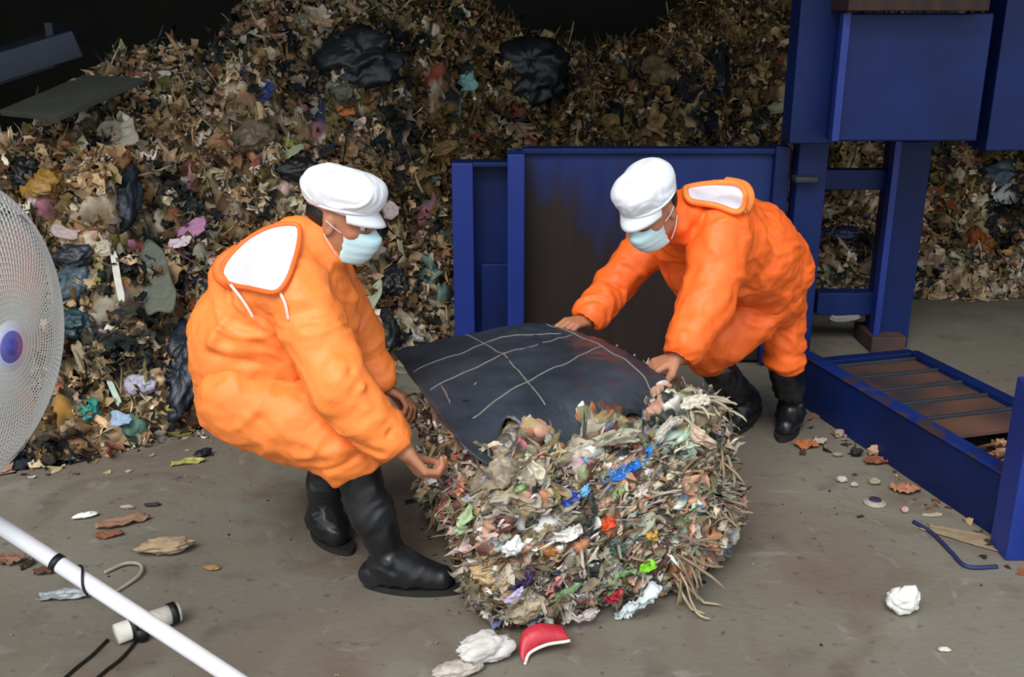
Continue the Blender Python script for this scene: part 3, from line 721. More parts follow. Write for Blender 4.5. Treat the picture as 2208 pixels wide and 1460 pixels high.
# ------------------------------------------------------------------ right worker: bent over, lifting the far edge
def worker_right():
    K = []
    sh_l, el_l, wr_l = Q(1562, 505, 3.42), Q(1520, 655, 3.30), Q(1466, 768, 3.18)
    sh_r, el_r, wr_r = Q(1400, 530, 3.80), Q(1335, 605, 3.75), Q(1268, 690, 3.62)
    hip_l, kn_l, an_l, toe_l = Q(1640, 680, 3.86), Q(1525, 770, 3.84), Q(1612, 868, 4.16), Q(1560, 903, 4.00)
    hip_r, kn_r, an_r, toe_r = Q(1690, 650, 4.05), Q(1690, 770, 3.96), Q(1708, 880, 4.12), Q(1688, 925, 3.96)
    for p, z in ((an_l, .09), (an_r, .09), (toe_l, .03), (toe_r, .03)): p[2] = z
    R = frame((-.56, -.62, -.50), (-.05, 0, 1)); hc = Q(1402, 452, 3.30)
    lo, hi = np.array([.05, 2.95, -.02]), np.array([1.45, 4.45, 1.36])
    f = Field(lo, hi, .0052)
    pel, chest, neck = Q(1650, 620, 3.95), Q(1510, 500, 3.62), Q(1458, 470, 3.45)
    f.chain([pel, (pel+chest)/2, chest, neck], [.13, .12, .12, .055], k=.05); f.cap(neck, hc-R[:, 2]*.05-R[:, 0]*.02, .052, .052, .02)
    f.cap(sh_r, sh_l, .05, k=.04)
    for s_, e_, w_ in ((sh_r, el_r, wr_r), (sh_l, el_l, wr_l)): f.chain([s_, e_, w_], [.047, .038, .027], k=.03)
    for h_, k_, a_, t_ in ((hip_r, kn_r, an_r, toe_r), (hip_l, kn_l, an_l, toe_l)):
        f.chain([h_, k_, a_], [.085, .055, .035], k=.03); f.cap(a_-np.array([0, 0, .03]), t_*.55+a_*.45+np.array([0, 0, .012]), .028, .018, k=.02)
    head(f, hc, R)
    hand(f, wr_l, Q(1392, 797, 3.16)-wr_l, (-.2, .1, -1), 1, curl=.95, sc=1.05)
    hand(f, wr_r, Q(1215, 700, 3.54)-wr_r, (-.2, .0, -1), -1, curl=.9, sc=1.05)
    V, Q_ = f.mesh(); V = relax(V, Q_, 1); K.append(npmesh('body', V, Q_, M_skin)); K += eyes(hc, R, None)
    # trousers, bloused over the boots
    f = Field(lo, hi, .008)
    f.cap(Q(1650, 620, 3.90), Q(1658, 640, 3.95), .155, .142, k=.03)
    f.chain([Q(1620, 680, 3.86), Q(1560, 735, 3.82), Q(1528, 758, 3.84), Q(1528, 775, 3.88)], [.115, .092, .082, .072], k=.025)
    f.chain([Q(1676, 670, 4.0), Q(1690, 740, 3.98), Q(1692, 770, 3.98)], [.115, .084, .084], k=.012)
    f.plane(Q(1690, 823, 3.95), (.0, 0, -1))
    K.append(cloth(f, 'rain_trousers', M_orange2, None, amp=.009, sc=(5, 5, 10), seed=22, folds=[
        (Q(1480, 690, 3.7), Q(1650, 685, 3.74), .02, -.02), (Q(1590, 700, 3.72), Q(1560, 780, 3.72), .018, -.012), (Q(1610, 690, 3.75), Q(1700, 760, 3.85), .02, .012),
        (Q(1650, 660, 3.8), Q(1735, 640, 3.85), .016, -.012), (Q(1640, 790, 3.86), Q(1735, 770, 3.86), .012, -.010)]))
    f = Field(lo, hi, .008)
    f.chain([Q(1655, 585, 3.90), Q(1610, 545, 3.80), Q(1545, 520, 3.66), Q(1480, 480, 3.52)], [.180, .185, .165, .095], k=.06)
    f.cap(Q(1650, 600, 3.9), Q(1640, 640, 3.92), .16, .15, k=.05)
    f.ell(Q(1500, 590, 3.68), (.11, .14, .10), k=.08)
    f.cap(Q(1545, 500, 3.55), Q(1440, 510, 3.76), .110, .100, k=.06)
    f.chain([Q(1492, 478, 3.52), Q(1462, 468, 3.44), Q(1450, 466, 3.42)], [.092, .080, .074], k=.03)
    def sleeves(k):
        f.chain([sh_l, el_l, wr_l+(.012, 0, .03)], [.100, .086, .066], k=k); f.chain([sh_r, el_r, wr_r+(.01, 0, .02)], [.086, .068, .058], k=k)
    sleeves(.04)
    f.cap(Q(1500, 425, 3.52), Q(1585, 432, 3.60), .05, .06, k=.04)
    a, b = Q(1490, 668, 3.7), Q(1740, 655, 3.95); f.plane((a+b)/2+(0, 0, -.015), (.35, .25, -.9)); sleeves(.02)
    for w_, e_ in ((wr_r, el_r), (wr_l, el_l)):
        d = (w_-e_)/np.linalg.norm(w_-e_); f.ell(w_+d*.048, (.06, .058, .058), frame(d, (0, 1, .1)), cut=True)
    jk = cloth(f, 'rain_jacket', M_orange2, None, amp=.009, sc=(5, 5, 10), seed=44, folds=[
        (Q(1495, 470, 3.35), Q(1500, 620, 3.5), .02, -.016), (Q(1580, 570, 3.6), Q(1660, 560, 3.65), .014, -.012), (Q(1560, 640, 3.6), Q(1700, 590, 3.7), .018, .012),
        (Q(1480, 520, 3.4), Q(1560, 640, 3.25), .02, .010), (Q(1490, 700, 3.1), Q(1540, 690, 3.15), .010, -.010), (Q(1475, 735, 3.1), Q(1530, 725, 3.1), .010, .010),
        (Q(1300, 600, 3.65), Q(1370, 640, 3.65), .010, -.012), (Q(1340, 560, 3.7), Q(1400, 600, 3.7), .012, .010), (Q(1430, 560, 3.5), Q(1500, 600, 3.5), .02, -.012),
        (Q(1600, 620, 3.6), Q(1720, 620, 3.75), .012, -.010)])
    K.append(jk)
    lin, rg = drape(f, [(1476, 402), (1530, 396), (1585, 396), (1606, 418), (1602, 450), (1578, 458), (1535, 440), (1484, 434)], 3.0, .024, 'hood_lining', M_lining, jk)
    MB().tube(rg+[rg[0]], .011, 8, caps=False).build('hood_rim', M_orange, jk)
    MB().tube(smooth_path([Q(1560, 392, 3.62), Q(1604, 402, 3.58), Q(1616, 430, 3.54), Q(1604, 456, 3.50)], 6), [.010]+[.020]*17+[.012], 12).build('hood_edge_roll', M_orange, jk)
    MB().tube(smooth_path([Q(1583, 452, 3.44), Q(1580, 490, 3.36), Q(1577, 530, 3.33)], 5), .0045, 6).build('drawstring', M_cord, jk)
    MB().tube(smooth_path([Q(1604, 448, 3.50), Q(1612, 490, 3.44), Q(1611, 525, 3.45)], 5), .0045, 6).build('drawstring', M_cord, jk)
    K.append(boot(kn_l*.75+an_l*.25, an_l, toe_l, .070)); K.append(boot(kn_r*.85+an_r*.15, an_r, toe_r, .072))
    K.append(cap(hc, R, .79)); K.append(face_mask(hc, R))
    W_ = lambda x, y, z: hc+R@np.array([x, y, z])
    f = Field(hc-.13, hc+.13, .004); f.ell(W_(-.022, 0, .010), (.094, .079, .070), R, k=0); f.plane(W_(-.030, 0, 0), R[:, 0]); f.plane(W_(0, 0, -.040), -R[:, 2])
    V, Q_ = f.mesh(); K.append(npmesh('hair', V, Q_, M_hair))
    root = empty('person', (1.1, 4.0, 0)); adopt(root, K)
    tag(root, 'person in orange rain suit bent double over the far edge of the bale', 'person', 'workers moving the waste bale')
worker_right()

# ------------------------------------------------------------------ the bale
BC = np.array([.150, 3.075, 0.]); BD1 = np.array([.92, .39, 0.]); BD2 = np.array([-.39, .92, 0.]); BD1 /= np.linalg.norm(BD1); BD2 /= np.linalg.norm(BD2)
BH = .58
def bale_pt(a, b, z):                     # a, b in -1..1, z in 0..1
    w = .405+.060*math.sin(math.pi*min(max(z*.9, 0), 1)); d = .385+.02*math.sin(math.pi*z)
    sh = .05*(1-z)                        # lifted on the left, so it leans
    return BC+BD1*(a*w+sh+.015)+BD2*(b*d)+np.array([0, 0, z*BH])
def build_bale():
    rg = np.random.default_rng(3)
    root = empty('waste_bale', BC)
    K = []
    f = Field(BC+(-.78, -.88, -.03), BC+(.78, .78, .75), .008)
    R = np.stack([BD1, BD2, [0, 0, 1.]], 1)
    for a in (-.6, 0, .6):
        for b in (-.6, 0, .6):
            f.cap(bale_pt(a, b, .26), bale_pt(a, b, .76), .155, .135, k=.06)
    for a in (-.75, -.4, 0, .35): f.cap(bale_pt(a, -.80, .25), bale_pt(a, -.66, .6), .150, .13, k=.07)
    f.cap(bale_pt(.75, -.6, .28), bale_pt(.72, -.5, .78), .145, .12, k=.07)
    f.plane((0, 0, .012), (0, 0, -1))
    V, Q_ = f.mesh(); V = relax(V, Q_, 2); N = vnormals(V, Q_); 
    PAL = [('aca391', 20), ('c2bba9', 15), ('8d806a', 18), ('6e604a', 12), ('b3a8a0', 9), ('a08c66', 9), ('4d463c', 8), ('d8d6d0', 7), ('7e7f60', 5), ('96a596', 3),
           ('b98d78', 6), ('a9714f', 3), ('5b3c34', 4), ('66708a', 1.2), ('a5564a', .6), ('86a070', .7), ('56497a', .3), ('b06470', .4), ('5a7ea4', .3), ('2e3430', 3)]
    rel = V-BC; lz = .45; L3 = np.stack([rel@BD1*.9+rel[:, 2]*lz, -(rel@BD1)*lz+rel[:, 2]*.9, rel@BD2], 1)
    wp = .02*np.stack([fbm(L3*8, 2, 71), fbm(L3*8, 2, 72), fbm(L3*8, 2, 73)], 1)
    e1, e2, ids = worley((L3+wp)*np.array([9., 17., 14.]), 81); g1, g2, idg = worley((L3+wp)*np.array([24., 42., 36.]), 84)
    w = np.cumsum([p[1] for p in PAL])/sum(p[1] for p in PAL); pc = np.array([srgb(p[0]) for p in PAL])
    c1 = pc[np.minimum(np.searchsorted(w, ids), len(pc)-1)]; c2 = pc[np.minimum(np.searchsorted(w, idg), len(pc)-1)]; cc = np.where((idg > .62)[:, None], c2, c1)
    tw = ids*6.28*3; fold = np.sin((L3[:, 0]*np.cos(tw)+L3[:, 1]*np.sin(tw))*150+idg*3)
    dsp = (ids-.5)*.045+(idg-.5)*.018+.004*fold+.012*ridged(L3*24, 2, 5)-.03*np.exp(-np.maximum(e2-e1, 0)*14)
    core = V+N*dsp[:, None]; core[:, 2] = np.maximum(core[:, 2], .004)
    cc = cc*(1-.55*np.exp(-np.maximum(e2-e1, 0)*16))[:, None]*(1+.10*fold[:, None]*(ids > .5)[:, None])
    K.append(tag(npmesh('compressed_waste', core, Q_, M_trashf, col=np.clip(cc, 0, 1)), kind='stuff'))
    def cover(name, n, smin, smax, m, filt=None, **kw):
        i = rg.integers(0, len(V), n*3); P = V[i]+rg.normal(size=(n*3, 3))*.006; NN = N[i]
        rel = P-BC; b = rel@BD2; a = rel@BD1
        ok = ~((NN[:, 2] > .6) & (np.abs(a) < .42) & (b > -.36)) & (P[:, 2] > (.16 if 'fibres' in name else .02))
        ok &= ~((b > .33) & (NN@BD2 > .6))
        P, NN = P[ok][:n], NN[ok][:n]
        s = smin*np.exp(rg.uniform(0, 1, len(P))**1.7*math.log(smax/smin))
        c = palette(rg, len(P), PAL)
        # the left side is stained rusty pink, the right edge is fibrous tan
        left = np.clip(-((P-BC)@BD1)/.4-.6, 0, 1)[:, None]*(P[:, 2:3] > .2); c = c*(1-left*.45)+np.array(srgb('8a5a4a'))*left*.45
        rgt = np.clip(((P-BC)@BD1)/.42-.55, 0, 1)[:, None]; c = c*(1-rgt*.5)+np.array(srgb('85735c'))*rgt*.5
        VV, FF, C = make_pieces(rg, P+NN*.006, NN, s, c, m=m, **kw)
        VV[:, 2] = np.maximum(VV[:, 2], .004)
        K.append(tag(npmesh(name, VV, FF, M_trashf, col=C, smooth=False), kind='stuff'))
    lay = BD1*.9+np.array([0, 0, .45])
    cover('packed_film', 1600, .016, .062, 9, crumple=.42, curl=.4, tilt=.14, along=lay, along_sd=.5, asp=(1, 4), stripes=.35)
    cover('packed_scraps', 2600, .006, .018, 5, crumple=.4, curl=.8, tilt=.3, along=lay, along_sd=.7, asp=(1, 4), stripes=.3)
    cover('packed_fibres', 1300, .012, .026, 6, crumple=.3, curl=1.8, tilt=.22, asp=(14, 30), along=lay, along_sd=.6)
    # charcoal sheet lying over the top, its front edge hanging down a little
    c00, c10, c11, c01 = G(846, 757, .585), G(1225, 694, .63), G(1478, 815, .60), G(992, 962, .57)
    def sheet(u, v):
        p = c00*(1-u)*(1-v)+c10*u*(1-v)+c11*u*v+c01*(1-u)*v
        p = p+np.array([0, 0, .055*math.sin(math.pi*min(max(u, 0), 1))**.8*math.sin(math.pi*min(max(v*.9+.05, 0), 1))**.7])
        p = p+np.array([0, 0, .010])*float(fbm(np.array([p*6.0]), 2, 8)[0])+np.array([0, 0, .004])*float(ridged(np.array([p*17.0]), 1, 18)[0])
        if v > .93:
            e = (v-.93)*1.3*math.sin(math.pi*min(max(u, 0), 1))**.7; p = p+(-BD2)*e*.45+np.array([0, 0, -e*1.0])
        if u > .93: p = p+np.array([0, 0, -(u-.93)*.9])
        return p
    nu, nv = 60, 56; SV = []
    for j in range(nv):
        for i in range(nu):
            u = i/(nu-1)
            edge = 1.0+.05*math.sin(u*7+1)*math.sin(u*19)+.05*math.exp(-((u-.42)/.13)**2)-.05*math.exp(-((u-.2)/.08)**2)
            v = j/(nv-1)*edge; SV.append(sheet(u*(1+.02*math.sin(v*9)), v))
    SF = [(j*nu+i, j*nu+i+1, (j+1)*nu+i+1, (j+1)*nu+i) for j in range(nv-1) for i in range(nu-1)]
    sh = npmesh('cover_sheet', SV, SF, M_sheet); sh['label'] = 'charcoal plastic sheet over the top of the bale'
    m = sh.modifiers.new('t', 'SOLIDIFY'); m.thickness = .004; m.offset = -1; K.append(sh)
    def cord(uv, r=.0026):
        pts = [sheet(u, v)+np.array([0, 0, .004]) for u, v in [tuple(q) for q in smooth_path([np.array([a, b, 0.])[:2] for a, b in uv], 8)]]
        K.append(MB().tube(pts, r, 6).build('binding_cord', M_twine))
    cord([(.40, 0), (.40, .3), (.39, .6), (.37, 1.0)]); cord([(.86, .02), (.86, .3), (.85, .6), (.84, 1.0)], .003)
    cord([(.02, .30), (.25, .28), (.5, .22), (.80, .27)]); cord([(.03, .52), (.25, .50), (.5, .44), (.85, .30)]); cord([(.10, .86), (.35, .76), (.6, .68), (.86, .55)], .003)
    def band(pts, w, name='packing_strap', m_=None, lab=None):
        pts = smooth_path(pts, 8); V_ = []; F_ = []
        for i, p in enumerate(pts):
            d = pts[min(i+1, len(pts)-1)]-pts[max(i-1, 0)]; s = np.cross(d, ray(1200, 1000)); s /= np.linalg.norm(s)
            V_ += [p+s*w/2, p-s*w/2]
        F_ = [(2*i, 2*i+1, 2*i+3, 2*i+2) for i in range(len(pts)-1)]
        o = npmesh(name, V_, F_, m_ or M_twine); o.modifiers.new('t', 'SOLIDIFY').thickness = .002
        if lab: o['label'] = lab
        K.append(o)
    band([sheet(.84, .98), G(1395, 935, .52), G(1470, 860, .57)], .012, lab='pale strap crossing the top right corner')
    # coloured pieces that show on the faces
    def on_face(px, py, lift=.02):
        d = ray(px, py); C0 = np.array([0, 0, CAMZ])
        for t in np.arange(2.0, 4.6, .006):
            p = C0+d*t; i = np.argmin(((V-p)**2).sum(1))
            if (p-V[i])@N[i] < lift and np.linalg.norm(p-V[i]) < lift+.03: return p, N[i]
        ts = C0+d*np.arange(2.0, 4.0, .02)[:, None]; dd = ((ts[:, None, :]-V[None, ::7, :])**2).sum(2); a, b = np.unravel_index(dd.argmin(), dd.shape)
        return V[::7][b], N[::7][b]
    def film(name, px, py, L, Wd, ang, c, lab, cr=.5, seed=1, lift=.022, m=26, c_alt=None, rough=.4, bulge=.5):
        p, n = on_face(px, py, lift); n = n/np.linalg.norm(n)
        right = np.array([1., 0, 0]); up = np.cross(n, right); up /= np.linalg.norm(up); up *= np.sign(up[2]+1e-6); right = np.cross(up, n)
        right = right*np.sign(right[0]+1e-9)
        t1 = right*math.cos(ang)+up*math.sin(ang); t2 = np.cross(n, t1); g = np.linspace(-1, 1, m); V_ = []
        AA, BB = [q.ravel() for q in np.meshgrid(g, g, indexing='ij')]; Z = np.zeros_like(AA)+seed*3.1
        so = np.stack([AA*1.2, BB*1.2, Z], 1); a2 = AA*(1+.22*noise(so*1.3, 5))+.10*noise(so*3, 6); b2 = BB*(1+.35*noise(so*1.3+9, 7))*(1-.25*AA**2)+.12*noise(so*3.1, 8)
        k = L/max(Wd, 1e-4); h = Wd*(1.1*cr*(ridged(np.stack([AA*k*.7, BB*1.1, Z], 1), 4, seed)-.3)+bulge*.45*(1-BB**2)*(1-AA**4)-.45*(AA**4+BB**4)*.5)
        V_ = p+(a2*L)[:, None]*t1+(b2*Wd+.12*L*np.sin(AA*2.3+seed))[:, None]*t2+h[:, None]*n
        V_ = np.array(V_); V_[:, 2] = np.maximum(V_[:, 2], .004)
        i = np.arange(m*m).reshape(m, m); q = np.stack([i[:-1, :-1], i[1:, :-1], i[1:, 1:], i[:-1, 1:]], -1).reshape(-1, 4)
        mt = mat('film_'+c+'_'+(c_alt or ''), c, rough, .12, 20, bump=.3, bscale=40, c2=c_alt, c2amt=.45, c2scale=14, c2sharp=.03) if c_alt else plastic(c, rough)
        o = npmesh(name, V_, q, mt); o.modifiers.new('t', 'SOLIDIFY').thickness = .0015; o['label'] = lab; K.append(o); return o
    film('plastic_film', 1352, 1012, .050, .020, .35, '2a6fc4', 'bright blue plastic film', seed=1)
    film('plastic_film', 1408, 972, .050, .012, .85, '3a86d2', 'bright blue twisted film strip', seed=2)
    film('plastic_film', 1232, 1078, .030, .018, .5, '2446b4', 'deep blue wrapper', seed=3)
    film('plastic_film', 1262, 1058, .022, .014, .9, '6aa8d8', 'light blue wrapper', seed=4)
    film('plastic_film', 1190, 1072, .022, .022, 1.2, '93a04a', 'olive green wrapper', seed=5)
    film('plastic_bag', 1245, 985, .075, .045, .15, 'b3a99c', 'translucent grey bag with pink print', seed=6, c_alt='b08a92', cr=.3)
    film('plastic_bag', 1150, 1015, .045, .035, -.9, 'c9c2ac', 'cream bag', seed=7)
    film('plastic_bag', 1085, 1010, .055, .050, .9, '9a8e7c', 'grey beige bag', seed=8, cr=.6)
    film('plastic_bag', 1110, 1090, .075, .045, .1, 'a99f90', 'crumpled greyish bag', seed=9, cr=.6)
    film('plastic_bag', 1105, 1180, .022, .036, -.9, 'e6e4e6', 'clean white plastic piece', seed=10, lift=.04, rough=.3)
    film('plastic_film', 1065, 1168, .020, .022, .3, '8f9094', 'grey film', seed=11)
    film('plastic_bag', 1225, 1150, .045, .020, .15, 'd9d6cf', 'white crumpled wrapper', seed=12, cr=.65, lift=.035)
    film('plastic_film', 1235, 1200, .060, .016, .6, 'c5c2bd', 'white twisted film strip', seed=13, cr=.5)
    film('plastic_film', 1312, 1130, .022, .018, .2, 'cf4a22', 'orange red wrapper', seed=14, lift=.04)
    film('plastic_film', 1405, 1155, .022, .018, .2, 'c3963e', 'ochre wrapper', seed=15)
    film('plastic_film', 1180, 1190, .026, .022, .1, 'a26a34', 'brown orange wrapper', seed=16)
    film('plastic_film', 1130, 1250, .042, .018, .95, '3c2c56', 'dark purple wrapper', seed=17, lift=.04)
    film('plastic_film', 1108, 1285, .034, .010, .6, 'b9acd0', 'pale lilac strip', seed=18, lift=.05)
    film('plastic_film', 1195, 1265, .035, .018, .75, 'c98a84', 'dusty pink wrapper', seed=19)
    film('plastic_film', 1398, 1222, .026, .017, .0, '7cc828', 'lime green wrapper', seed=20, lift=.05)
    film('plastic_bag', 1372, 1305, .085, .024, .78, 'c6d0d2', 'pale grey bag hanging out at the bottom', seed=21, cr=.65, lift=.06)
    film('plastic_bag', 1250, 1325, .060, .020, .05, 'b4a8a4', 'grey pink bag along the bottom', seed=22, cr=.65, lift=.04)
    film('plastic_film', 1325, 1285, .018, .030, -.5, 'a02434', 'dark red wrapper', seed=23, lift=.05)
    film('plastic_film', 1220, 1275, .055, .014, .25, '6f8a5c', 'dull green strip', seed=24)
    film('plastic_bag', 1140, 1315, .055, .032, .4, 'a4957c', 'beige sack cloth at the foot', seed=25, cr=.35)
    film('plastic_film', 1010, 1330, .022, .040, .3, '2b3330', 'blackish green rag at the foot', seed=26, lift=.04)
    film('plastic_film', 1000, 1130, .016, .050, -.3, '9fb487', 'pale green leafy strip', seed=27, lift=.04)
    film('plastic_film', 995, 1055, .020, .020, .3, 'c07a5c', 'salmon wrapper', seed=28)
    film('plastic_film', 1040, 1240, .040, .035, .5, 'b49a72', 'tan paper', seed=29, cr=.35)
    film('plastic_film', 1490, 1105, .030, .014, .8, '9ec4a2', 'mint green strip', seed=30, lift=.04)
    film('plastic_bag', 1520, 945, .045, .022, -.6, 'c0a894', 'pinkish beige bag near the top right', seed=31, lift=.04)
    film('plastic_bag', 1500, 865, .050, .022, .1, 'cfc8b6', 'cream frayed bag on the top right corner', seed=32, cr=.5, lift=.05)
    film('plastic_film', 1440, 925, .055, .014, .75, 'b4b0a4', 'pale film along the sheet edge', seed=33, cr=.65, lift=.05)
    film('plastic_film', 1330, 1180, .030, .022, .3, '4c6458', 'dark teal film', seed=34)
    film('plastic_film', 1375, 1120, .022, .034, .2, '98a09a', 'clear grey film', seed=35)
    film('cardboard_piece', 945, 905, .020, .070, .15, '9c8070', 'brownish pink card on the left side', seed=36, cr=.2, lift=.03)
    film('cardboard_piece', 985, 990, .035, .025, .3, 'b06850', 'reddish card at the front left corner', seed=37, cr=.3, lift=.03)
    film('plastic_film', 1050, 965, .045, .008, .05, 'd0c4aa', 'cream strip under the sheet', seed=38, lift=.05)
    film('plastic_bag', 1330, 945, .070, .022, .2, 'aaa592', 'grey green film under the sheet edge', seed=39, cr=.6, lift=.05)
    # frayed fibre bundles sticking out at the lower right and upper right
    def fibres(px, py, dirs, n, L, c, sd):
        p, nn = on_face(px, py, .0); mb = MB(); rgl = np.random.default_rng(sd)
        for k in range(n):
            d0 = np.array(dirs)+rgl.normal(size=3)*.28; q = p+rgl.normal(size=3)*.018; pts = [q]
            for j in range(6): d0 = d0+rgl.normal(size=3)*.16+np.array([0, 0, -.07]); d0 /= np.linalg.norm(d0); q = q+d0*L/6; q[2] = max(q[2], .012); pts.append(q)
            mb.tube(pts, [.007*rgl.uniform(.5, 1)]*3+[.005]*2+[.004, .002], 5)
        K.append(tag(mb.build('fibre_bundle', mat('fibre_'+c, c, .85, .25, 60, bump=.3)), kind='stuff'))
    fibres(1450, 1170, (.75, -.35, -.10), 10, .18, '857460', 5)
    fibres(1440, 1200, (.55, -.45, -.5), 5, .26, 'a8967a', 6)
    fibres(1520, 870, (.6, -.3, .1), 16, .11, 'a79c86', 7)
    fibres(1550, 1080, (.8, -.2, .1), 12, .09, '8b7a66', 8)
    fibres(1480, 890, (.3, -.6, .1), 10, .09, 'b5ab94', 9)
    fibres(1545, 980, (.5, -.5, -.5), 12, .12, '8d7d66', 10)
    fibres(1190, 700, (-.2, .5, .6), 6, .07, '6a6058', 12)
    fibres(960, 1080, (-.4, -.4, -.5), 9, .12, '7c6446', 13)
    adopt(root, K)
    tag(root, 'block of compressed rubbish under a charcoal sheet being dragged by both workers', 'waste bale')
build_bale()

# ------------------------------------------------------------------ blue baling press behind
def quadbox(mb, p, Y, depth):             # p = 4 photo points (bottom-left, bottom-right, top-right, top-left) of the front face at distance Y
    f = [Q(x, y, Y) for x, y in p]; zb = (f[0][2]+f[1][2])/2; zt = (f[2][2]+f[3][2])/2; xl = (f[0][0]+f[3][0])/2; xr = (f[1][0]+f[2][0])/2
    mb.box((xl, Y, zb), (xr, Y+depth, zt)); return (xl, xr, zb, zt)
def press():
    root = empty('baling_press', (1.0, 5.2, 0)); K = []
    def part(name, p, Y, d, m, z0=None, bevel=.006, lab=None):
        mb = MB(); f = [Q(x, y, Y) for x, y in p]; zb = (f[0][2]+f[1][2])/2 if z0 is None else z0; zt = (f[2][2]+f[3][2])/2
        xl = (f[0][0]+f[3][0])/2; xr = (f[1][0]+f[2][0])/2
        mb.box((xl, Y, zb), (xr, Y+d, zt)); o = mb.build(name, m, bevel=bevel, smooth=False); K.append(o)
        if lab: o['label'] = lab
        return o
    Yc = 4.85
    part('side_panel', [(985, 720), (1100, 720), (1100, 352), (970, 352)], Yc+.10, .02, M_blue, z0=.02)
    part('side_panel_edge', [(985, 720), (1022, 720), (1022, 352), (968, 352)], Yc, .12, M_blue_l, z0=.02)
    part('panel_lip', [(975, 362), (1098, 362), (1098, 350), (975, 350)], Yc+.01, .12, M_blue)
    # sunk lower box on the side panel
    part('side_pocket', [(1035, 720), (1100, 720), (1100, 570), (1040, 570)], Yc+.06, .05, M_blue, z0=.02)
    part('corner_post', [(1098, 720), (1132, 720), (1130, 333), (1090, 333)], Yc-.05, .16, M_blue_l, z0=.02)
    part('chamber_wall', [(1125, 720), (1690, 720), (1690, 320), (1125, 326)], Yc+.10, .04, M_rustblue, z0=.02, lab='blue chamber wall worn to brown rust low down')
    part('chamber_top_rail', [(1125, 334), (1690, 334), (1690, 316), (1125, 324)], Yc+.07, .10, M_blue)
    0 and part('chamber_lining', [(1150, 720), (1545, 720), (1500, 470), (1160, 470)], Yc+.085, .02, M_rust, z0=.02, lab='bare rusty steel lining')
    part('corner_post', [(1655, 720), (1690, 720), (1690, 316), (1660, 316)], Yc+.05, .10, M_blue, z0=.02)
    part('lower_column', [(1702, 780), (1765, 780), (1768, 300), (1706, 300)], Yc+.0, .12, M_blue, z0=.0)
    part('column_bracket', [(1716, 395), (1765, 395), (1765, 382), (1716, 382)], Yc-.06, .08, M_steel)
    part('upper_column', [(1712, 310), (1808, 310), (1818, -60), (1722, -60)], 4.75, .16, M_blue)
    part('ram_box', [(1800, 305), (2110, 305), (2142, 28), (1822, 28)], 4.62, .55, M_blue, bevel=.01)
    part('ram_box_flange', [(1797, 305), (1812, 305), (1834, 28), (1816, 28)], 4.58, .05, M_blue_l, bevel=.003)
    part('top_cover', [(1830, 24), (2130, 24), (2150, -70), (1835, -70)], 4.50, .6, M_rust, lab='rusty brown cover above the box')
    part('rear_leg', [(1896, 735), (1968, 735), (2002, 305), (1912, 305)], 5.22, .14, M_blue, z0=0)
    part('leg_flange', [(1896, 735), (1908, 735), (1932, 305), (1916, 305)], 5.16, .07, M_blue_l, z0=0, bevel=.002)
    part('foot_plate', [(1880, 742), (1955, 742), (1955, 728), (1880, 728)], 5.12, .3, M_rustplank, z0=0.001)
    part('cross_beam', [(1766, 410), (1935, 410), (1935, 366), (1770, 366)], 5.26, .08, M_blue)
    part('cross_beam', [(1762, 680), (1905, 680), (1905, 632), (1762, 632)], 5.24, .10, M_blue)
    part('right_column', [(2140, 325), (2290, 325), (2310, -60), (2165, -60)], 4.75, .2, M_blue)
    # ribs welded on the box
    adopt(root, K)
    tag(root, 'blue painted steel baling press standing behind the bent-over worker', 'baling press')
press()
def press_base():
    A = np.array([1.345, 4.42, 0]); B = np.array([1.735, 2.98, 0]); d = (B-A)/np.linalg.norm(B-A); s = np.array([-d[1], d[0], 0]); W_ = .62
    root = empty('press_base_frame', A); K = []
    up = lambda p, z: p+np.array([0, 0, z])
    def beam(name, a, b, w, h, z, m, **k): o = MB().bar(up(a, z+h/2), up(b, z+h/2), w, h).build(name, m, bevel=.005, smooth=False); K.append(o); return o
    beam('front_beam', A+s*.03, B+d*.12+s*.03, .06, .235, 0, M_blue)
    beam('beam_flange', A+s*.03, B+d*.1+s*.03, .075, .012, .235, M_bluew)
    beam('end_beam', A+s*.05, A+s*W_, .06, .20, 0, M_blue)
    beam('rear_beam', A+s*W_, B+s*W_+d*.3, .06, .20, 0, M_blue)
    beam('inner_rail', A+s*.10+d*.05, B+s*.10-d*.42, .03, .06, .15, M_bluew)
    for k in range(6):
        if k > 4: break
        t = .07+k*.165
        a = A+d*(t*.98)+s*.20
        beam('cross_rail', A+d*(.06+.165*k)+s*.11, A+d*(.06+.165*k)+s*(W_-.02), .018, .04, .15, M_steel)
        if k < 5:
            o = MB().bar(up(A+d*(.142+.165*k)+s*.125, .165), up(A+d*(.142+.165*k)+s*(W_-.03), .165), .150, .02).build('deck_plate', M_rustplank, bevel=.002, smooth=False); K.append(o)
    K.append(MB().bar(up(B+s*.08-d*.1, .01), up(B+s*W_-d*.1, .01), .7, .02).build('base_plate', M_rust, smooth=False))
    P = Q(2200, 1100, B[1]+.02)
    K.append(MB().box((B[0]-.075, B[1]-.02, 0), (B[0]+.14, B[1]+.10, .62)).build('corner_post', M_blue_l, bevel=.006, smooth=False))
    adopt(root, K)
    tag(root, 'low blue steel frame with rusty deck plates on the concrete beside the press', 'press base')
    return A, B, d, s
PB = press_base()

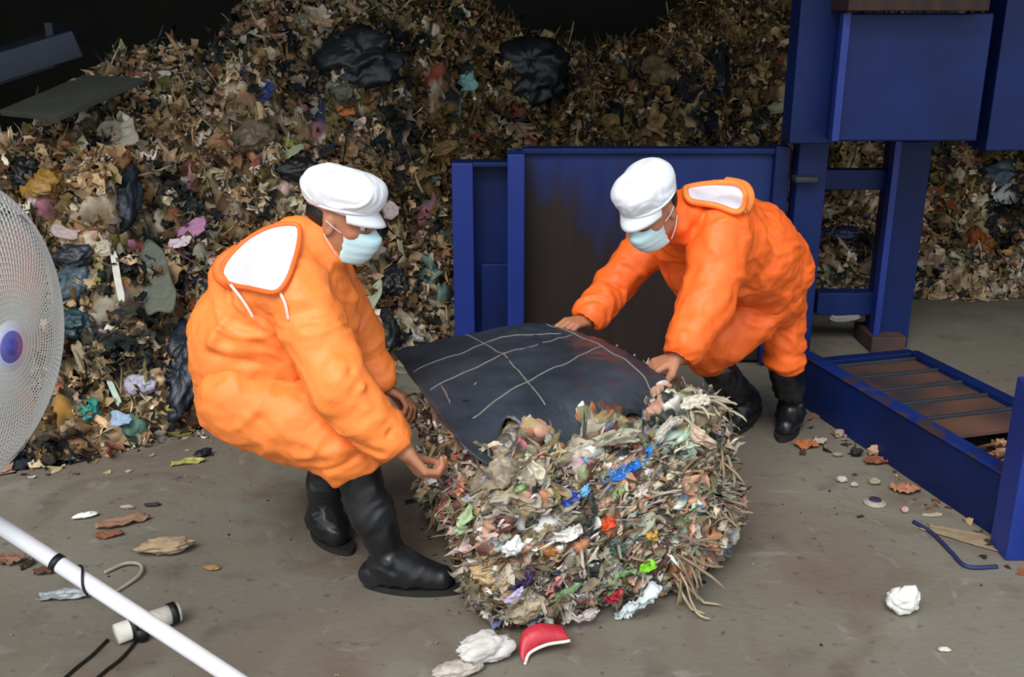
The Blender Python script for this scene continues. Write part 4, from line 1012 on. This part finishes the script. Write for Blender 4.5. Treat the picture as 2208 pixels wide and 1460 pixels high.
# ------------------------------------------------------------------ pedestal fan in the near left
def fan():
    C = Q(-98, 735, 2.02); n = Vector((.975, -.21, -.03)).normalized(); Rr = .335
    root = empty('pedestal_fan', (C[0]-.25, C[1]+.12, 0)); K = []
    Cv = Vector(C); x = Vector((0, 0, 1)); x = (x-n*x.dot(n)).normalized(); y = n.cross(x)
    dome = lambda r, s=1: s*.115*(1-(r/Rr)**2.6)+.018*s
    g = MB()
    for r in np.linspace(.05, Rr, 26): g.torus(Cv+n*dome(r), n, r, .0014, 72, 4)
    for k in range(120):
        a = 2*math.pi*k/120; e = x*math.cos(a)+y*math.sin(a)
        g.tube([Cv+e*r+n*dome(r) for r in np.linspace(.05, Rr, 9)], .0014, 4, caps=False)
    K.append(g.build('front_guard', M_wire))
    g = MB()
    for r in np.linspace(.12, Rr, 6): g.torus(Cv-n*dome(r, .9), n, r, .0016, 64, 4)
    for k in range(60):
        a = 2*math.pi*k/60; e = x*math.cos(a)+y*math.sin(a)
        g.tube([Cv+e*r-n*dome(r, .9) for r in np.linspace(.08, Rr, 7)], .0016, 4, caps=False)
    K.append(g.build('rear_guard', M_wire))
    K.append(MB().torus(Cv, n, Rr+.004, .011, 96, 10).torus(Cv+n*.03, n, Rr-.018, .004, 96, 8).build('guard_rim', M_wire))
    hub = MB().lathe(Cv+n*.125, n, [(0, -.004), (.052, -.004), (.058, .003), (.054, .009), (.0, .011)], 40).build('hub_badge', M_white_metal); K.append(hub)
    MB().lathe(Cv+n*.125, n, [(.044, .0092), (.040, .0125), (.0, .0135)], 40).build('badge_ring', plastic('c8cdf0'), hub)
    MB().lathe(Cv+n*.126, n, [(.036, .0100), (.033, .0138), (.0, .0145)], 40).build('badge_ring', plastic('6a66b4'), hub)
    MB().lathe(Cv+n*.127, n, [(.020, .0100), (.017, .0142), (.0, .015)], 40).build('badge_centre', plastic('4c54b0'), hub)
    K.append(MB().lathe(Cv-n*.24, n, [(0, 0), (.06, .0), (.085, .03), (.085, .14), (.05, .17), (.05, .26), (.035, .29), (0, .29)], 32).build('motor', M_steel))
    for k in range(3):
        a0 = 2*math.pi*k/3+.5; V = []
        for j in range(10):
            r = .05+(Rr-.075)*j/9
            for i in range(12):
                t = i/11*2-1; w = (.50+.50*math.sin(math.pi*min(.15+.75*j/9, 1)))*(1.0 if j < 8 else (.94 if j < 9 else .8))
                a = a0+t*w*1.15+.3*j/9; V.append(Cv+(x*math.cos(a)+y*math.sin(a))*r+n*(t*.045+.01*(1-t*t)))
        Fc = [(j*12+i, j*12+i+1, (j+1)*12+i+1, (j+1)*12+i) for j in range(9) for i in range(11)]
        b = npmesh('fan_blade', V, Fc, M_blade); b.modifiers.new('t', 'SOLIDIFY').thickness = .003; K.append(b)
    top = Vector((C[0], C[1], C[2]))-n*.19
    pa, pb = Vector(Q(0, 1133, 2.02)), Vector(Q(503, 1462, 1.83)); dd = (pb-pa).normalized(); col = pa-dd*((.82-pa.z)/-dd.z)*-1 if dd.z > 0 else pa+dd*((.82-pa.z)/dd.z)
    K.append(MB().tube([top, Vector((top.x, top.y, 1.0)), col], .020, 16).build('pole', M_white_metal)); K.append(MB().lathe(col, (0, 0, 1), [(0, -.03), (.04, -.03), (.04, .03), (0, .03)], 24).build('collar', M_black))
    # tripod legs; one comes towards the camera and crosses the view
    foot = pb+dd*((pb.z-.02)/-dd.z); start = col
    leg = MB().tube([start, foot], .0185, 20).build('leg', M_white_metal); K.append(leg)
    MB().tube([foot+dd*.02, foot-dd*.05], .024, 14).build('rubber_foot', M_black, leg)
    def along(px): 
        t = (px-0)/505*(pb-pa).length; return pa+dd*t
    MB().tube([along(122), along(134)], .0205, 16).build('cable_tie', M_black, leg)
    pts = []
    for k in range(26):
        a = k/25; q = along(150+a*60); ang = -1.2+a*4.2; e1 = dd.orthogonal().normalized(); e2 = dd.cross(e1); pts.append(q+(e1*math.cos(ang)+e2*math.sin(ang))*.0215)
    MB().tube(pts, .003, 6).build('power_cable', M_black, leg)
    for a in (2.3, 4.2):
        e = Vector((math.cos(a), math.sin(a), 0)); f2 = Vector((col.x, col.y, .02))+e*.62
        l = MB().tube([Vector((col.x, col.y, col.z)), f2], .0185, 16).build('leg', M_white_metal); K.append(l)
        MB().tube([f2-Vector((0, 0, .019)), f2+Vector((0, 0, .02))], .024, 12).build('rubber_foot', M_black, l)
    adopt(root, K)
    tag(root, 'white pedestal fan with round wire guard, silver blades and purple hub badge', 'fan')
fan()

# ------------------------------------------------------------------ loose things
def crumpled(name, c, size, m, label, cat, seed=0, nrm=(0, 0, 1), flat=.5, group=None, rough_amp=.35, ground=None, ang=0.):
    """a crumpled bag or lump: closed folded body"""
    f1 = 44; f2 = 30; V = []
    n = Vector(nrm).normalized(); x = (Vector((1, 0, 0))-n*n.x).normalized(); y = n.cross(x)
    xx = x*math.cos(ang)+y*math.sin(ang); yy = -x*math.sin(ang)+y*math.cos(ang)
    for j in range(f2+1):
        ph = math.pi*j/f2-math.pi/2
        for i in range(f1):
            th = 2*math.pi*i/f1; V.append((math.cos(ph)*math.cos(th), math.cos(ph)*math.sin(th), math.sin(ph)))
    V = np.array(V); r = .9+rough_amp*.62*ridged(V*1.7+seed*5.3+.3*fbm(V*2, 2, seed+4)[:, None], 4, seed)+.22*fbm(V*1.3+seed*2, 2, seed+1)
    V = V*r[:, None]*np.array([size[0], size[1], size[0]*flat if len(size) < 3 else size[2]])
    W_ = np.array([xx, yy, n]).T; V = V@W_.T
    if ground is not None:
        V[:, 2] -= V[:, 2].min(); V[:, 2] += ground
        V += np.array([c[0], c[1], 0])
    else: V += np.array(c)
    Fc = [(j*f1+i, j*f1+(i+1) % f1, (j+1)*f1+(i+1) % f1, (j+1)*f1+i) for j in range(f2) for i in range(f1)]
    root_o = np.array([c[0], c[1], c[2] if ground is None else ground])
    o = npmesh(name, V-root_o, Fc, m); o.location = tuple(map(float, root_o)); tag(o, label, cat, group); return o
def sheetlet(name, c, L, Wd, ang, m, label, cat, seed=0, nrm=(0, 0, 1), cr=.12, curl=0., group=None, ground=True, taper=.3):
    n = np.array(nrm, float); n /= np.linalg.norm(n); r0 = np.array([1., 0, 0]); r0 -= n*(r0@n); r0 /= np.linalg.norm(r0); u0 = np.cross(n, r0)
    t1 = r0*math.cos(ang)+u0*math.sin(ang); t2 = np.cross(n, t1); g = np.linspace(-1, 1, 18); V = []
    for a in g:
        for b in g:
            wv = Wd*(1-taper*a*a+.12*math.sin(4*a+seed))
            h = cr*min(L, Wd)*float(ridged(np.array([[a*1.7+seed, b*1.7, seed*1.3]]), 2, seed)[0])+curl*L*a*a
            V.append(t1*(a*L+.08*L*math.sin(b*2.6+seed))+t2*(b*wv+.12*L*math.sin(a*2+seed))+n*h)
    V = np.array(V)
    if ground: V[:, 2] -= V[:, 2].min()-.003
    i = np.arange(18*18).reshape(18, 18); q = np.stack([i[:-1, :-1], i[1:, :-1], i[1:, 1:], i[:-1, 1:]], -1).reshape(-1, 4)
    o = npmesh(name, V, q, m); o.location = tuple(map(float, (c[0], c[1], 0 if ground else c[2]))); o.modifiers.new('t', 'SOLIDIFY').thickness = .002
    tag(o, label, cat, group); return o
HN = (-.1, -.75, .65)
def hbag(px, py, w, h, c, label, seed, name='rubbish_bag', cat='bag', rough=.4, up=.02, thick=None, ang=0.):
    p = on_heap(px, py); k = np.linalg.norm(p-np.array([0, 0, CAMZ]))/F
    return crumpled(name, p+np.array(HN)*up, (w*k/2, h*k/2, thick or min(w, h)*k*.33), plastic(c, rough), label, cat, seed, nrm=HN, group='distinct waste on the heap', ang=ang)
def hsheet(px, py, w, h, ang, c, label, seed, name='plastic_scrap', cat='scrap', cr=.25, rough=.5, up=.04):
    p = on_heap(px, py); k = np.linalg.norm(p-np.array([0, 0, CAMZ]))/F
    return sheetlet(name, p+np.array(HN)*up, w*k/2, h*k/2, ang, plastic(c, rough), label, cat, seed, nrm=HN, cr=cr, group='distinct waste on the heap', ground=False)
hbag(770, 135, 170, 120, '25292c', 'big dark rubbish bag high on the heap above the crouching worker', 1)
hbag(1145, 160, 150, 150, '1d2022', 'black rubbish bag high on the heap to the right of the teal scrap', 2)
hbag(1545, 150, 55, 130, '23282c', 'dark bag high on the heap near the upper blue column', 3)
hbag(400, 800, 80, 190, '1c2430', 'dark navy bag slumped behind the crouching worker at the heap foot', 4)
hbag(270, 430, 70, 130, '2a323a', 'dark grey bag midway up the heap above the pink wrapper', 5)
hbag(165, 615, 80, 70, '44545e', 'slate blue bag just right of the fan guard', 6)
hbag(165, 700, 70, 60, '2a4048', 'dark teal bag just right of the fan, under the slate blue bag', 7)
hbag(160, 555, 75, 50, '2c3038', 'charcoal bag right of the fan, over the slate blue bag', 8)
hbag(55, 380, 60, 60, '181a1c', 'black bag above the top of the fan guard', 9)
hbag(640, 370, 80, 45, '1f1f22', 'black bag beside the left edge of the crouching worker cap', 10)
hbag(1320, 250, 45, 60, '1a1b1d', 'black bag in the dark heap above the chamber wall', 11)
hbag(850, 610, 70, 70, '22262a', 'black bag between the crouching worker and the blue side panel', 12)
hbag(830, 720, 60, 90, '262a2a', 'dark bag between the worker and the bale corner', 13)
hbag(550, 300, 90, 70, '6a5c4c', 'brown sack in the middle of the heap', 14)
hbag(100, 405, 75, 60, '9a7430', 'mustard brown bag above the fan guard', 15)
hsheet(262, 300, 75, 75, .3, '9a9486', 'flat round grey sheet lying on the upper left of the heap', 16, cr=.1)
hsheet(1005, 185, 45, 45, .3, '7fb0a8', 'teal and white cup crushed on the upper heap', 17, name='crushed_cup', cat='cup')
hsheet(985, 235, 22, 50, .1, '4f7f80', 'darker teal strip hanging under the crushed cup', 18)
hsheet(420, 505, 62, 40, .2, 'b079a0', 'pink wrapper on the heap left of the white hood', 19)
hsheet(572, 210, 50, 45, .8, '2c3f78', 'dark blue wrapper on the upper heap', 20)
hsheet(612, 320, 50, 32, .1, 'a2a63a', 'yellow green wrapper above the crouching worker cap', 21)
hsheet(750, 250, 36, 22, .1, 'b96a30', 'orange scrap above and right of the crouching worker cap', 22)
hsheet(695, 55, 55, 20, -.3, 'a88a68', 'tan scrap near the very top of the heap', 23)
hsheet(262, 605, 14, 120, .32, 'c9c8bd', 'pale narrow slat sticking out of the heap', 24, name='wooden_slat', cat='slat', cr=.03)
hsheet(340, 610, 70, 170, .45, '55594c', 'grey green board leaning on the heap by the pale slat', 25, name='board', cat='board', cr=.03)
hbag(190, 888, 46, 46, '2f8078', 'teal green cup at the foot of the heap', 26, name='plastic_cup', cat='cup', rough=.3)
hsheet(262, 912, 55, 30, .1, '8fa6c0', 'pale blue wrapper at the foot of the heap by the teal cup', 27)
hbag(300, 832, 60, 45, 'a5a3b4', 'lavender grey bag low on the heap', 28)
hsheet(255, 850, 12, 70, .5, 'aebfb4', 'whitish strip next to the lavender bag', 29)
hsheet(190, 790, 22, 110, .55, '857a66', 'brown stick slanting near the foot of the heap', 30, name='stick', cat='stick', cr=.05)
hbag(890, 728, 50, 26, 'b7b5b6', 'white bag at the heap foot behind the bale corner', 31)
hsheet(803, 655, 34, 90, -.35, '9fa98a', 'pale green leaf between the crouching worker and the bale', 32, name='leaf', cat='leaf')
hsheet(845, 462, 34, 46, .3, 'bfb0ac', 'whitish scrap just right of the crouching worker cap', 33)
hsheet(1125, 290, 90, 36, .15, '8a7052', 'tan rag above the chamber wall', 34, name='rag', cat='rag')
hsheet(1680, 268, 80, 22, .1, '7c3f2e', 'reddish brown strip beside the upper blue column', 35)
hsheet(1650, 240, 100, 30, .2, '8d8a6c', 'pale olive sheet beside the upper blue column', 36)
hbag(2105, 545, 70, 90, '8a4a24', 'burnt orange bag in the right-hand heap', 37)
hsheet(2168, 428, 60, 40, .2, 'b3b3b0', 'white scrap in the right-hand heap over the orange bag', 38)
hsheet(2132, 250, 22, 50, .2, 'a9ada2', 'white scrap showing between the box and the right column', 39)
hbag(2160, 380, 90, 50, '39454e', 'slate bag at the top of the right-hand heap', 40)
hsheet(1800, 470, 46, 24, .1, 'b0ad9c', 'pale scrap seen through the gap beside the rear leg', 41)
hbag(1805, 505, 70, 30, '1b2242', 'dark blue bag seen through the gap beside the rear leg', 42)
hsheet(1820, 690, 60, 16, .0, 'b5b8b6', 'white scrap on the floor under the lower cross beam', 43)
hsheet(740, 200, 40, 60, .6, '5a5d50', 'grey rag under the big dark bag', 44, name='rag', cat='rag')
hsheet(640, 335, 40, 20, .6, '8f9a74', 'pale green scrap beside the yellow green wrapper', 45)
hsheet(350, 175, 46, 20, .4, 'b9b2ac', 'pale pinkish scrap at the upper left brow of the heap', 46)
hsheet(175, 235, 40, 20, .3, 'c7b7a2', 'cream scrap at the left shoulder of the heap', 47)
hsheet(150, 510, 60, 26, -.2, 'aa9a96', 'pale pink film right of the fan top', 48)
hbag(225, 540, 40, 34, 'b5ab94', 'cream lump at the head of the pale slat', 49)
hsheet(395, 530, 46, 24, .0, 'd6c4cc', 'whitish film under the pink wrapper', 50)
hsheet(960, 330, 60, 30, .3, '7b5c36', 'brown card above the blue side panel', 51)
hsheet(1420, 165, 60, 80, .4, '66543a', 'tattered brown cloth high on the right of the heap', 52, name='rag', cat='rag')
hsheet(115, 270, 40, 24, .3, '8a7d68', 'beige scrap on the left shoulder below the dark chute', 53)
hose = smooth_path([on_heap(1085, 62)+(0, -.1, .02), on_heap(1130, 75)+(0, -.12, .03), on_heap(1180, 98)+(0, -.12, .03), on_heap(1215, 125)+(0, -.1, .03), on_heap(1240, 160)+(0, -.06, .0)], 8)
tag(MB().tube(hose, .008, 8).build('hose', mat('grey_hose', '8a8270', .6)), 'thin pale hose arching over the top of the heap', 'hose')

# chute and plate in the dark upper left corner
def chute():
    c = [Q(-60, 150, 6.2), Q(150, 62, 6.2)]; root = empty('conveyor_chute', c[0]); K = []
    a, b = Vector(Q(-120, 175, 6.0)), Vector(Q(150, 92, 6.4))
    K.append(MB().bar(a, b, .5, .16).build('chute_trough', mat('blue_grey_steel', '343c4c', .5, .2, 5), bevel=.01, smooth=False))
    K.append(MB().bar(a+Vector((0, -.27, -.10)), b+Vector((0, -.27, -.10)), .04, .07).build('side_rail', mat('violet_grey_steel', '24263a', .5, .2, 5), bevel=.005, smooth=False))
    K.append(MB().bar(b+Vector((-.03, -.2, .06)), b+Vector((.02, .2, .06)), .05, .12).build('end_frame', M_steel, bevel=.005, smooth=False))
    adopt(root, K); tag(root, 'blue-grey conveyor chute in the dark corner above the heap', 'conveyor')
    p = Vector(Q(60, 250, 4.9)); q = Vector(Q(245, 170, 5.3))
    o = MB().bar(p, q, .5, .03).build('steel_plate', mat('olive_grey_plate', '3d4038', .8, .2, 6), bevel=.004, smooth=False)
    tag(o, 'dull grey plate leaning against the heap under the conveyor chute', 'plate')
chute()

# litter on the floor
fl = 'litter on the floor'
sheetlet('wrapper', G(405, 1000), .065, .022, .25, plastic('a3a05a'), 'yellow green wrapper on the concrete behind the crouching worker', 'wrapper', 1, cr=.3, group=fl)
crumpled('wrapper', G(440, 985), (.035, .016, .014), plastic('20242a'), 'black and grey wrapper end beside the yellow green wrapper', 'wrapper', 2, ground=.002, group=fl, ang=.7)
crumpled('paper_scrap', G(186, 1117), (.038, .012, .009), plastic('e2e4dd'), 'small white paper scrap above the fan leg', 'paper scrap', 3, ground=.002, group=fl, ang=.45)
sheetlet('peel', G(265, 1130), .085, .030, .62, plastic('8a6a54', .7), 'long brown fibrous peel beside the tan sack', 'peel', 4, cr=.35, group=fl)
sheetlet('peel', G(235, 1158), .045, .020, .5, plastic('7e4f3a', .7), 'reddish brown peel at the lower end of the long one', 'peel', 41, cr=.35, group=fl)
crumpled('dark_scrap', G(330, 1092), (.028, .009, .006), plastic('2a2826', .7), 'dark sliver at the upper end of the brown peel', 'scrap', 5, ground=.002, group=fl, ang=.2)
crumpled('paper_scrap', G(275, 1098), (.026, .008, .006), plastic('a89484', .7), 'pale tan sliver by the brown peel', 'scrap', 51, ground=.002, group=fl)
crumpled('burlap_scrap', G(362, 1190), (.082, .036, .022), plastic('a08a70', .85), 'tan crumpled burlap piece on the concrete', 'sack', 6, ground=.002, group=fl, ang=.15)
tag(MB().tube(smooth_path([G(225, 1235, .008), G(270, 1215, .012), G(303, 1218, .014), G(300, 1240, .012), G(262, 1268, .008), G(232, 1285, .008)], 8), .006, 8).build('webbing_loop', mat('beige_webbing', '9a9080', .85, .2, 50)), 'beige loop of cord next to the burlap piece', 'cord', fl)
crumpled('leaf_scrap', G(458, 1228), (.022, .014, .006), plastic('a07c4c', .7), 'small ochre scrap right of the burlap piece', 'scrap', 7, ground=.002, group=fl)
sheetlet('plastic_film', G(140, 1290), .075, .028, .15, plastic('8f969a', .25), 'clear greyish film on the floor left of the fan leg', 'film', 8, cr=.3, group=fl)
sheetlet('dead_leaf', G(95, 1238), .030, .018, .3, plastic('5a3c2c', .8), 'dark brown leaf left of the clear film', 'leaf', 9, cr=.5, group=fl)
sheetlet('dead_leaf', G(25, 1215), .045, .024, .1, plastic('7a584a', .8), 'reddish leaf at the edge beneath the fan leg', 'leaf', 10, cr=.5, group=fl)
sheetlet('dead_leaf', G(60, 1222), .026, .014, .9, plastic('332c24', .8), 'blackish leaf between the two browner leaves', 'leaf', 101, cr=.5, group=fl)
crumpled('paper_ball', G(1945, 1318), (.046, .042, .040), plastic('dde0da', .6), 'white crumpled paper ball on bare concrete', 'paper ball', 11, ground=.001, group=fl, rough_amp=.25)
crumpled('paper_scrap', G(2036, 1404), (.018, .009, .005), plastic('c9c6b4', .7), 'tiny cream scrap in front of the paper ball', 'scrap', 12, ground=.001, group=fl)
crumpled('pebble', G(1815, 1040), (.020, .014, .010), plastic('b5aea4', .7), 'pale pebble left of its twin near the round lid', 'pebble', 13, ground=.001, group=fl)
crumpled('pebble', G(1842, 1050), (.014, .011, .008), plastic('a9a49a', .7), 'smaller pale pebble nearer the round lid', 'pebble', 14, ground=.001, group=fl)
sheetlet('wrapper', G(1738, 965), .045, .034, .3, plastic('a8653e', .6), 'orange brown wrapper on the concrete near the black boots', 'wrapper', 15, cr=.32, group=fl)
sheetlet('wrapper', G(1762, 958), .034, .030, .9, plastic('b5a898', .6), 'cream crumpled scrap touching the orange brown wrapper', 'wrapper', 16, cr=.32, group=fl)
crumpled('scrap', G(1808, 945), (.018, .022, .018), plastic('9a8a7c', .7), 'beige scrap between the wrappers and the blue beam', 'scrap', 17, ground=.001, group=fl)
crumpled('scrap', G(1806, 985), (.020, .010, .008), plastic('8d7a6c', .7), 'flat brownish scrap near the orange wrapper', 'scrap', 18, ground=.001, group=fl)
crumpled('scrap', G(1845, 985), (.024, .016, .016), plastic('25261f', .7), 'dark clod beside the blue beam', 'scrap', 19, ground=.001, group=fl)
sheetlet('scrap', G(1888, 1000), .050, .028, .1, plastic('7c4a36', .7), 'rust brown scrap against the blue beam', 'scrap', 20, cr=.32, group=fl)
crumpled('scrap', G(1885, 985), (.030, .010, .022), plastic('b39274', .7), 'tan strip on the rust brown scrap', 'scrap', 201, ground=.001, group=fl)
lid = MB().lathe(G(1886, 1085, .001), (0, 0, 1), [(0, .014), (.026, .014), (.030, .010), (.042, .008), (.044, .0), (0, 0)], 32).build('jar_lid', plastic('9a9486', .35))
tag(lid, 'round lid with dark purple centre lying on the concrete', 'lid', fl)
MB().lathe(G(1886, 1085, .001), (0, 0, 1), [(0, .019), (.020, .018), (.025, .013)], 28).build('lid_centre', plastic('3c3050', .4), lid)
crumpled('scrap', G(1885, 1045), (.020, .014, .012), plastic('8c8c74', .6), 'olive grey scrap above the round lid', 'scrap', 21, ground=.001, group=fl)
sheetlet('food_box', G(1950, 1060), .046, .040, .4, plastic('a9745a', .7), 'salmon coloured crushed box beside the blue beam', 'box', 22, cr=.32, group=fl)
sheetlet('card', G(1985, 1030), .045, .018, -.1, plastic('a5a294', .7), 'pale grey card leaning by the salmon box', 'card', 23, cr=.1, group=fl)
crumpled('scrap', G(1950, 1105), (.012, .014, .010), plastic('b59a8c', .7), 'pinkish bit in front of the salmon box', 'scrap', 24, ground=.001, group=fl)
sheetlet('card', G(2010, 1112), .036, .013, -.1, plastic('b8a58c', .7), 'beige strip of card by the brown grit', 'card', 25, cr=.1, group=fl)
sheetlet('cardboard', G(2090, 1165), .15, .045, -.75, plastic('8f7f66', .8), 'flattened tan cardboard along the base of the beam', 'cardboard', 26, cr=.05, group=fl)
tag(MB().tube(smooth_path([G(1970, 1125, .006), G(2010, 1150, .006), G(2050, 1190, .006), G(2085, 1222, .006), G(2150, 1222, .006)], 8), .008, 6).build('strap', mat('navy_strap', '232c52', .6)), 'navy blue strap lying curved on the concrete', 'strap', fl)
# white bag and red tray at the foot of the bale
crumpled('plastic_bag', G(1050, 1425), (.085, .040, .035), plastic('c9c4c0', .4), 'whitish plastic bag on the floor at the front corner of the bale', 'bag', 27, ground=.001, group=fl, ang=.45)
crumpled('plastic_bag', G(985, 1455), (.060, .030, .018), plastic('b9aea4', .45), 'beige grey bag in front of the whitish one', 'bag', 28, ground=.001, group=fl, ang=.4)
def red_tray():
    pts = smooth_path([G(1118, 1415, .012), G(1128, 1380, .045), G(1165, 1362, .06), G(1215, 1362, .05)], 8); V = []
    for i, p in enumerate(pts):
        w = .048*math.sin(.5+2.2*i/(len(pts)-1)); V += [p+(0, .012, w*.45), p+(.008, -.012, 0), p+(.018, -.026, -w*.6)]
    V = np.array(V); V[:, 2] = np.maximum(V[:, 2], .004)
    Fc = [(3*i+j, 3*i+j+1, 3*i+j+4, 3*i+j+3) for i in range(len(pts)-1) for j in (0, 1)]
    o = npmesh('plastic_tray', V, Fc, plastic('b8303e', .4)); o.modifiers.new('t', 'SOLIDIFY').thickness = .004
    tag(o, 'curved red plastic tray with a pale rim at the front foot of the bale', 'tray', fl)
    MB().tube([V[3*i+2]+(0, -.002, .002) for i in range(len(pts))], .005, 8).build('tray_rim', plastic('d0ccc4', .4), o)
red_tray()
# white pipe fitting with black rings and its two dark cables behind the fan leg
def fitting():
    a, b = Vector(G(250, 1368, .035)), Vector(G(385, 1318, .035)); d = (b-a).normalized(); root = empty('pipe_fitting', (a.x, a.y, 0)); K = []
    K.append(MB().tube([a, b], .030, 24).build('pipe_body', plastic('d9d5cc', .4)))
    for t in (.26, .90):
        q = a+(b-a)*t; K.append(MB().tube([q-d*.010, q+d*.010], .034, 24).build('rubber_ring', M_black))
    K.append(MB().lathe(a+(b-a)*.33+Vector((.02, -.02, -.012)), (0, 0, 1), [(0, -.015), (.020, -.015), (.020, .02), (0, .02)], 16).build('clamp', M_black))
    adopt(root, K); tag(root, 'white pipe fitting with black rubber rings on the floor behind the fan leg', 'pipe fitting')
    for pts, lab in (([G(232, 1380, .006), G(200, 1412, .006), G(165, 1440, .006), G(120, 1480, .006)], 'dark cable running left from the pipe fitting'),
                     ([G(292, 1385, .006), G(262, 1420, .006), G(230, 1445, .006), G(190, 1480, .006)], 'second dark cable nearer the middle of the pipe fitting')):
        tag(MB().tube(smooth_path(pts, 6), .005, 8).build('cable', M_black), lab, 'cable', 'cables by the pipe fitting')
fitting()
# grit and crumbs
def grit(name, n, box, smin, smax, pal, label, seed, dens=None):
    rg = np.random.default_rng(seed); x = rg.uniform(box[0], box[2], n*3); y = rg.uniform(box[1], box[3], n*3); P = np.stack([x, y, x*0+.004], 1)
    ok = dens(x, y, rg) if dens else np.ones(len(x), bool); P = P[ok][:n]
    s = smin*np.exp(rg.uniform(0, 1, len(P))**2*math.log(smax/smin)); N = np.tile([0, 0, 1.], (len(P), 1))
    V, FF, C = make_pieces(rg, P, N, s, palette(rg, len(P), pal), m=3, tilt=.3, crumple=.5); V[:, 2] = np.maximum(V[:, 2], .002)
    tag(npmesh(name, V, FF, M_trash, col=C, smooth=False), label, 'debris', kind='stuff')
A_, B_, d_, s_ = PB
def near_beam(x, y, rg):
    P = np.stack([x, y], 1)-A_[:2]; t = P@d_[:2]; q = -(P@s_[:2]); return (q > 0) & (t > .1) & (t < 1.7) & (rg.exponential(.07, len(x)) > q)
grit('brown_debris', 420, (.9, 2.6, 1.8, 4.5), .006, .022, [('6b4a38', 5), ('8a5a40', 3), ('9a8468', 3), ('3a3026', 4), ('b8a890', 1)], 'brown grit swept along the foot of the blue beam', 51, near_beam)
def near_heap(x, y, rg):
    y0 = np.interp(x, X0, YB); return (y < y0+.1) & (rg.exponential(.12, len(x)) > y0-y)
grit('heap_spill', 1300, (-3, 3.0, 2.4, 6.3), .008, .035, PAL_HEAP, 'small rubbish spilled along the foot of the heap', 52, near_heap)
def near_bale(x, y, rg):
    P = np.stack([x, y], 1)-BC[:2]; r = np.maximum(np.abs(P@BD1[:2]), np.abs(P@BD2[:2])); return (r > .38) & (rg.exponential(.05, len(x)) > r-.42)
grit('bale_crumbs', 260, (-.8, 2.2, 1.2, 3.8), .005, .02, PAL_HEAP, 'crumbs fallen around the bale', 53, near_bale)
grit('floor_specks', 260, (-2.4, 2.2, 2.4, 5.5), .002, .007, [('2c2822', 5), ('5a4a38', 3), ('a89c88', 2)], 'dark specks sprinkled over the concrete', 54)
def in_base(x, y, rg):
    P = np.stack([x, y], 1)-A_[:2]; t = P@d_[:2]; q = P@s_[:2]; return (q > .08) & (q < .55) & (t > .85) & (t < 1.35)
rg5 = np.random.default_rng(5)
P5 = np.array([A_+d_*rg5.uniform(.85, 1.35)+s_*rg5.uniform(.07, .5)+np.array([0, 0, rg5.uniform(.04, .12)]) for _ in range(260)])
V5, F5, C5 = make_pieces(rg5, P5, np.tile([0, 0, 1.], (260, 1)), rg5.uniform(.01, .035, 260), palette(rg5, 260, [('8a6444', 4), ('a98a66', 3), ('4a3626', 4), ('b8b0a0', 1)]), m=4)
V5[:, 2] = np.maximum(V5[:, 2], .022)
tag(npmesh('base_debris', V5, F5, M_trash, col=C5, smooth=False), 'tan and brown rubbish caught inside the blue base frame', 'debris', kind='stuff')
